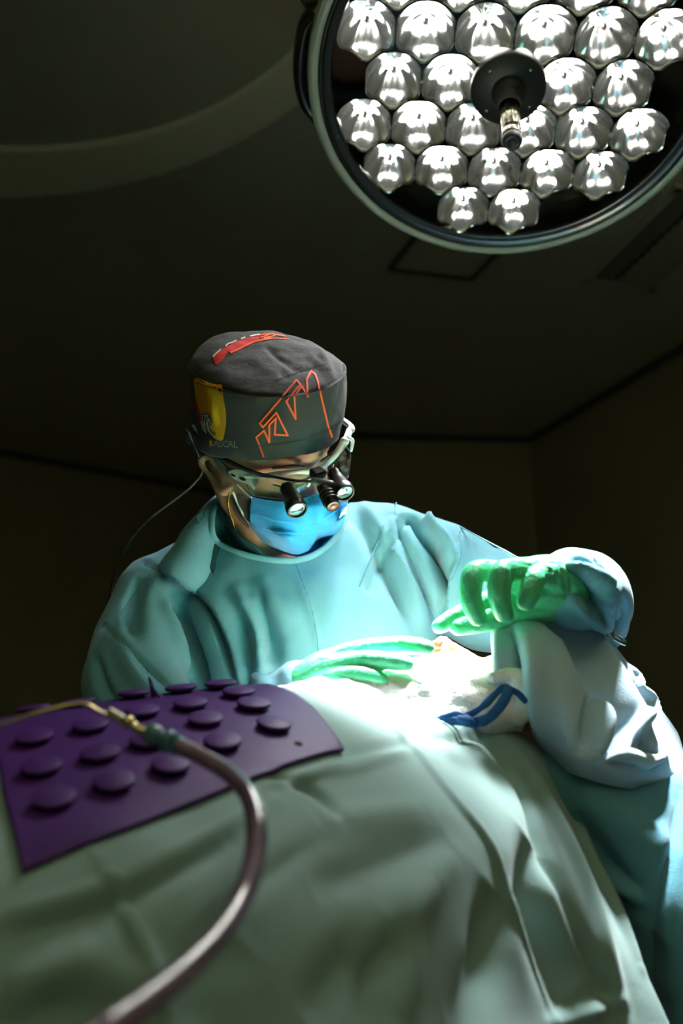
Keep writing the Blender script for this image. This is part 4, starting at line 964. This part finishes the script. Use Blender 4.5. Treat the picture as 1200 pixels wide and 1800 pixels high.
# teal drape hanging to the right of the patient
TD = rowsP([
 [(880, 1330, 1.16), (960, 1370, 1.12), (1060, 1390, 1.10), (1200, 1400, 1.12), (1400, 1430, 1.18)],
 [(880, 1290, 1.02), (960, 1302, .995), (1060, 1330, 1.00), (1200, 1360, 1.03), (1400, 1390, 1.09)],
 [(890, 1345, .99), (975, 1360, .955), (1070, 1385, .955), (1200, 1410, .97), (1400, 1440, 1.03)],
 [(900, 1450, .98), (1010, 1460, .95), (1100, 1480, .92), (1210, 1500, .925), (1400, 1520, .98)],
 [(920, 1600, 1.00), (1050, 1600, .95), (1125, 1600, .90), (1220, 1610, .885), (1400, 1620, .93)],
 [(930, 1800, .97), (1080, 1800, .93), (1150, 1800, .88), (1235, 1800, .86), (1400, 1800, .90)],
 [(930, 2100, .94), (1080, 2100, .90), (1150, 2100, .86), (1235, 2100, .84), (1400, 2100, .88)]])
for dz in (.25, ): TD.append([q - np.array([0, 0, dz]) for q in TD[-1]])
G_ = sheet(TD, 170, 200); v, f = gridmesh(G_); n_ = normals(v, f)
if n_[len(n_)//2] @ (v[len(n_)//2]-CAMPOS) > 0: f = [q[::-1] for q in f]; n_ = -n_
v = ripple(v, n_, .008, 8, 5)
v = crease(v, f, [([(1195, 1390), (1180, 1480), (1160, 1560), (1130, 1700)], .007, -.010), ([(1020, 1380), (1080, 1430), (1150, 1480), (1200, 1500)], .02, .010), ([(1010, 1420), (1060, 1500), (1130, 1580)], .014, -.008), ([(1060, 1530), (1095, 1560), (1130, 1585)], .007, .012), ([(1150, 1640), (1130, 1720), (1170, 1800)], .02, -.012)], n_)
o = obj('table_drape', v, f, M['teal'], solid=.002, off=1); tag(o, 'darker teal cloth hanging at the right below the pale blue cloth', 'drape')
# white towel under the hands
WT = rowsP([
 [(440, 1290, 1.02), (520, 1275, 1.03), (640, 1260, 1.05), (760, 1250, 1.06), (860, 1240, 1.06), (900, 1225, 1.06)],
 [(455, 1232, .985), (530, 1210, .99), (640, 1190, 1.00), (760, 1178, 1.00), (850, 1175, 1.00), (895, 1185, 1.00)],
 [(478, 1210, .945), (540, 1200, .95), (640, 1196, .955), (760, 1196, .96), (860, 1190, .965), (905, 1195, .975)],
 [(505, 1216, .915), (560, 1222, .92), (650, 1232, .93), (760, 1244, .94), (860, 1246, .945), (922, 1225, .965)],
 [(520, 1222, .905), (580, 1236, .912), (655, 1246, .925), (760, 1264, .935), (860, 1270, .94), (925, 1255, .96)],
 [(540, 1250, .905), (590, 1262, .91), (670, 1275, .925), (770, 1290, .94), (860, 1295, .95), (915, 1285, .975)]])
G_ = sheet(WT, 130, 90); v, f = gridmesh(G_); n_ = normals(v, f)
if n_[len(n_)//2] @ (v[len(n_)//2]-CAMPOS) > 0: f = [q[::-1] for q in f]; n_ = -n_
v = ripple(v, n_, .006, 22, 3); v = ripple(v, n_, .003, 60, 3)
o = obj('gauze_towel', v, f, M['gauze'], solid=.002, off=1); tag(o, 'crumpled white gauze towel under the lit hands', 'towel')
v, f = tube([P(868, 1192, .955), P(900, 1188, .955), P(922, 1205, .953), P(928, 1235, .952), P(912, 1262, .95)], [.007, .010, .013, .014, .010], 16, 30); v = ripple(v, normals(v, f), .004, 50, 2); obj('towel_roll', v, f, M['gauze'], o)
# blue tie strap lying on it
tie = thing('tie_strap', 'thin dark blue mesh strap tied over the white towel', 'strap', P(820, 1270, .92))
for ln, ww in (([(740, 1262, .93), (775, 1266, .925), (805, 1268, .92), (835, 1274, .915)], 7), ([(812, 1262, .918), (845, 1245, .918), (868, 1222, .925), (884, 1208, .928), (905, 1215, .93), (922, 1232, .93)], 6), ([(828, 1272, .914), (858, 1262, .912), (880, 1240, .918), (893, 1212, .926)], 9), ([(775, 1262, .922), (800, 1256, .92), (820, 1262, .916)], 5)):
    v, f = tube([P(*q) for q in ln], [ww/F*.92]*len(ln), 10, 40, flat=.22, upv=-RAY(830, 1240)/np.linalg.norm(RAY(830, 1240))); v = ripple(v, normals(v, f), .0015, 90); obj('strap', v, f, M['tie'], tie)
v, f = tube([P(808, 1264, .914), P(822, 1268, .912), P(830, 1272, .912)], [.004, .0055, .004], 12, 14); obj('knot', v, f, M['tie'], tie)
# towel clamp at the right
cl = thing('towel_clamp', 'small steel towel clamp on the far edge of the pale blue cloth', 'clamp', P(1078, 1118, 1.055))
rg = [P(1078 + 22*math.cos(t) , 1117 + 22*math.cos(t)*.62 - 6*math.sin(t), 1.055 + .010*math.sin(t)) for t in np.linspace(0, 2*math.pi, 20, endpoint=False)]
v, f = tube(rg + [rg[0]], .0022, 10, 80); obj('finger_ring', v, f, M['steel'], cl)
v, f = tube([P(1073, 1096, 1.05), P(1077, 1118, 1.05)], .0022, 10, 6); obj('post', v, f, M['steel'], cl)
v, f = tube([P(1060, 1108, 1.05), P(1030, 1100, 1.05)], .0022, 10, 6); obj('shank', v, f, M['steel'], cl)
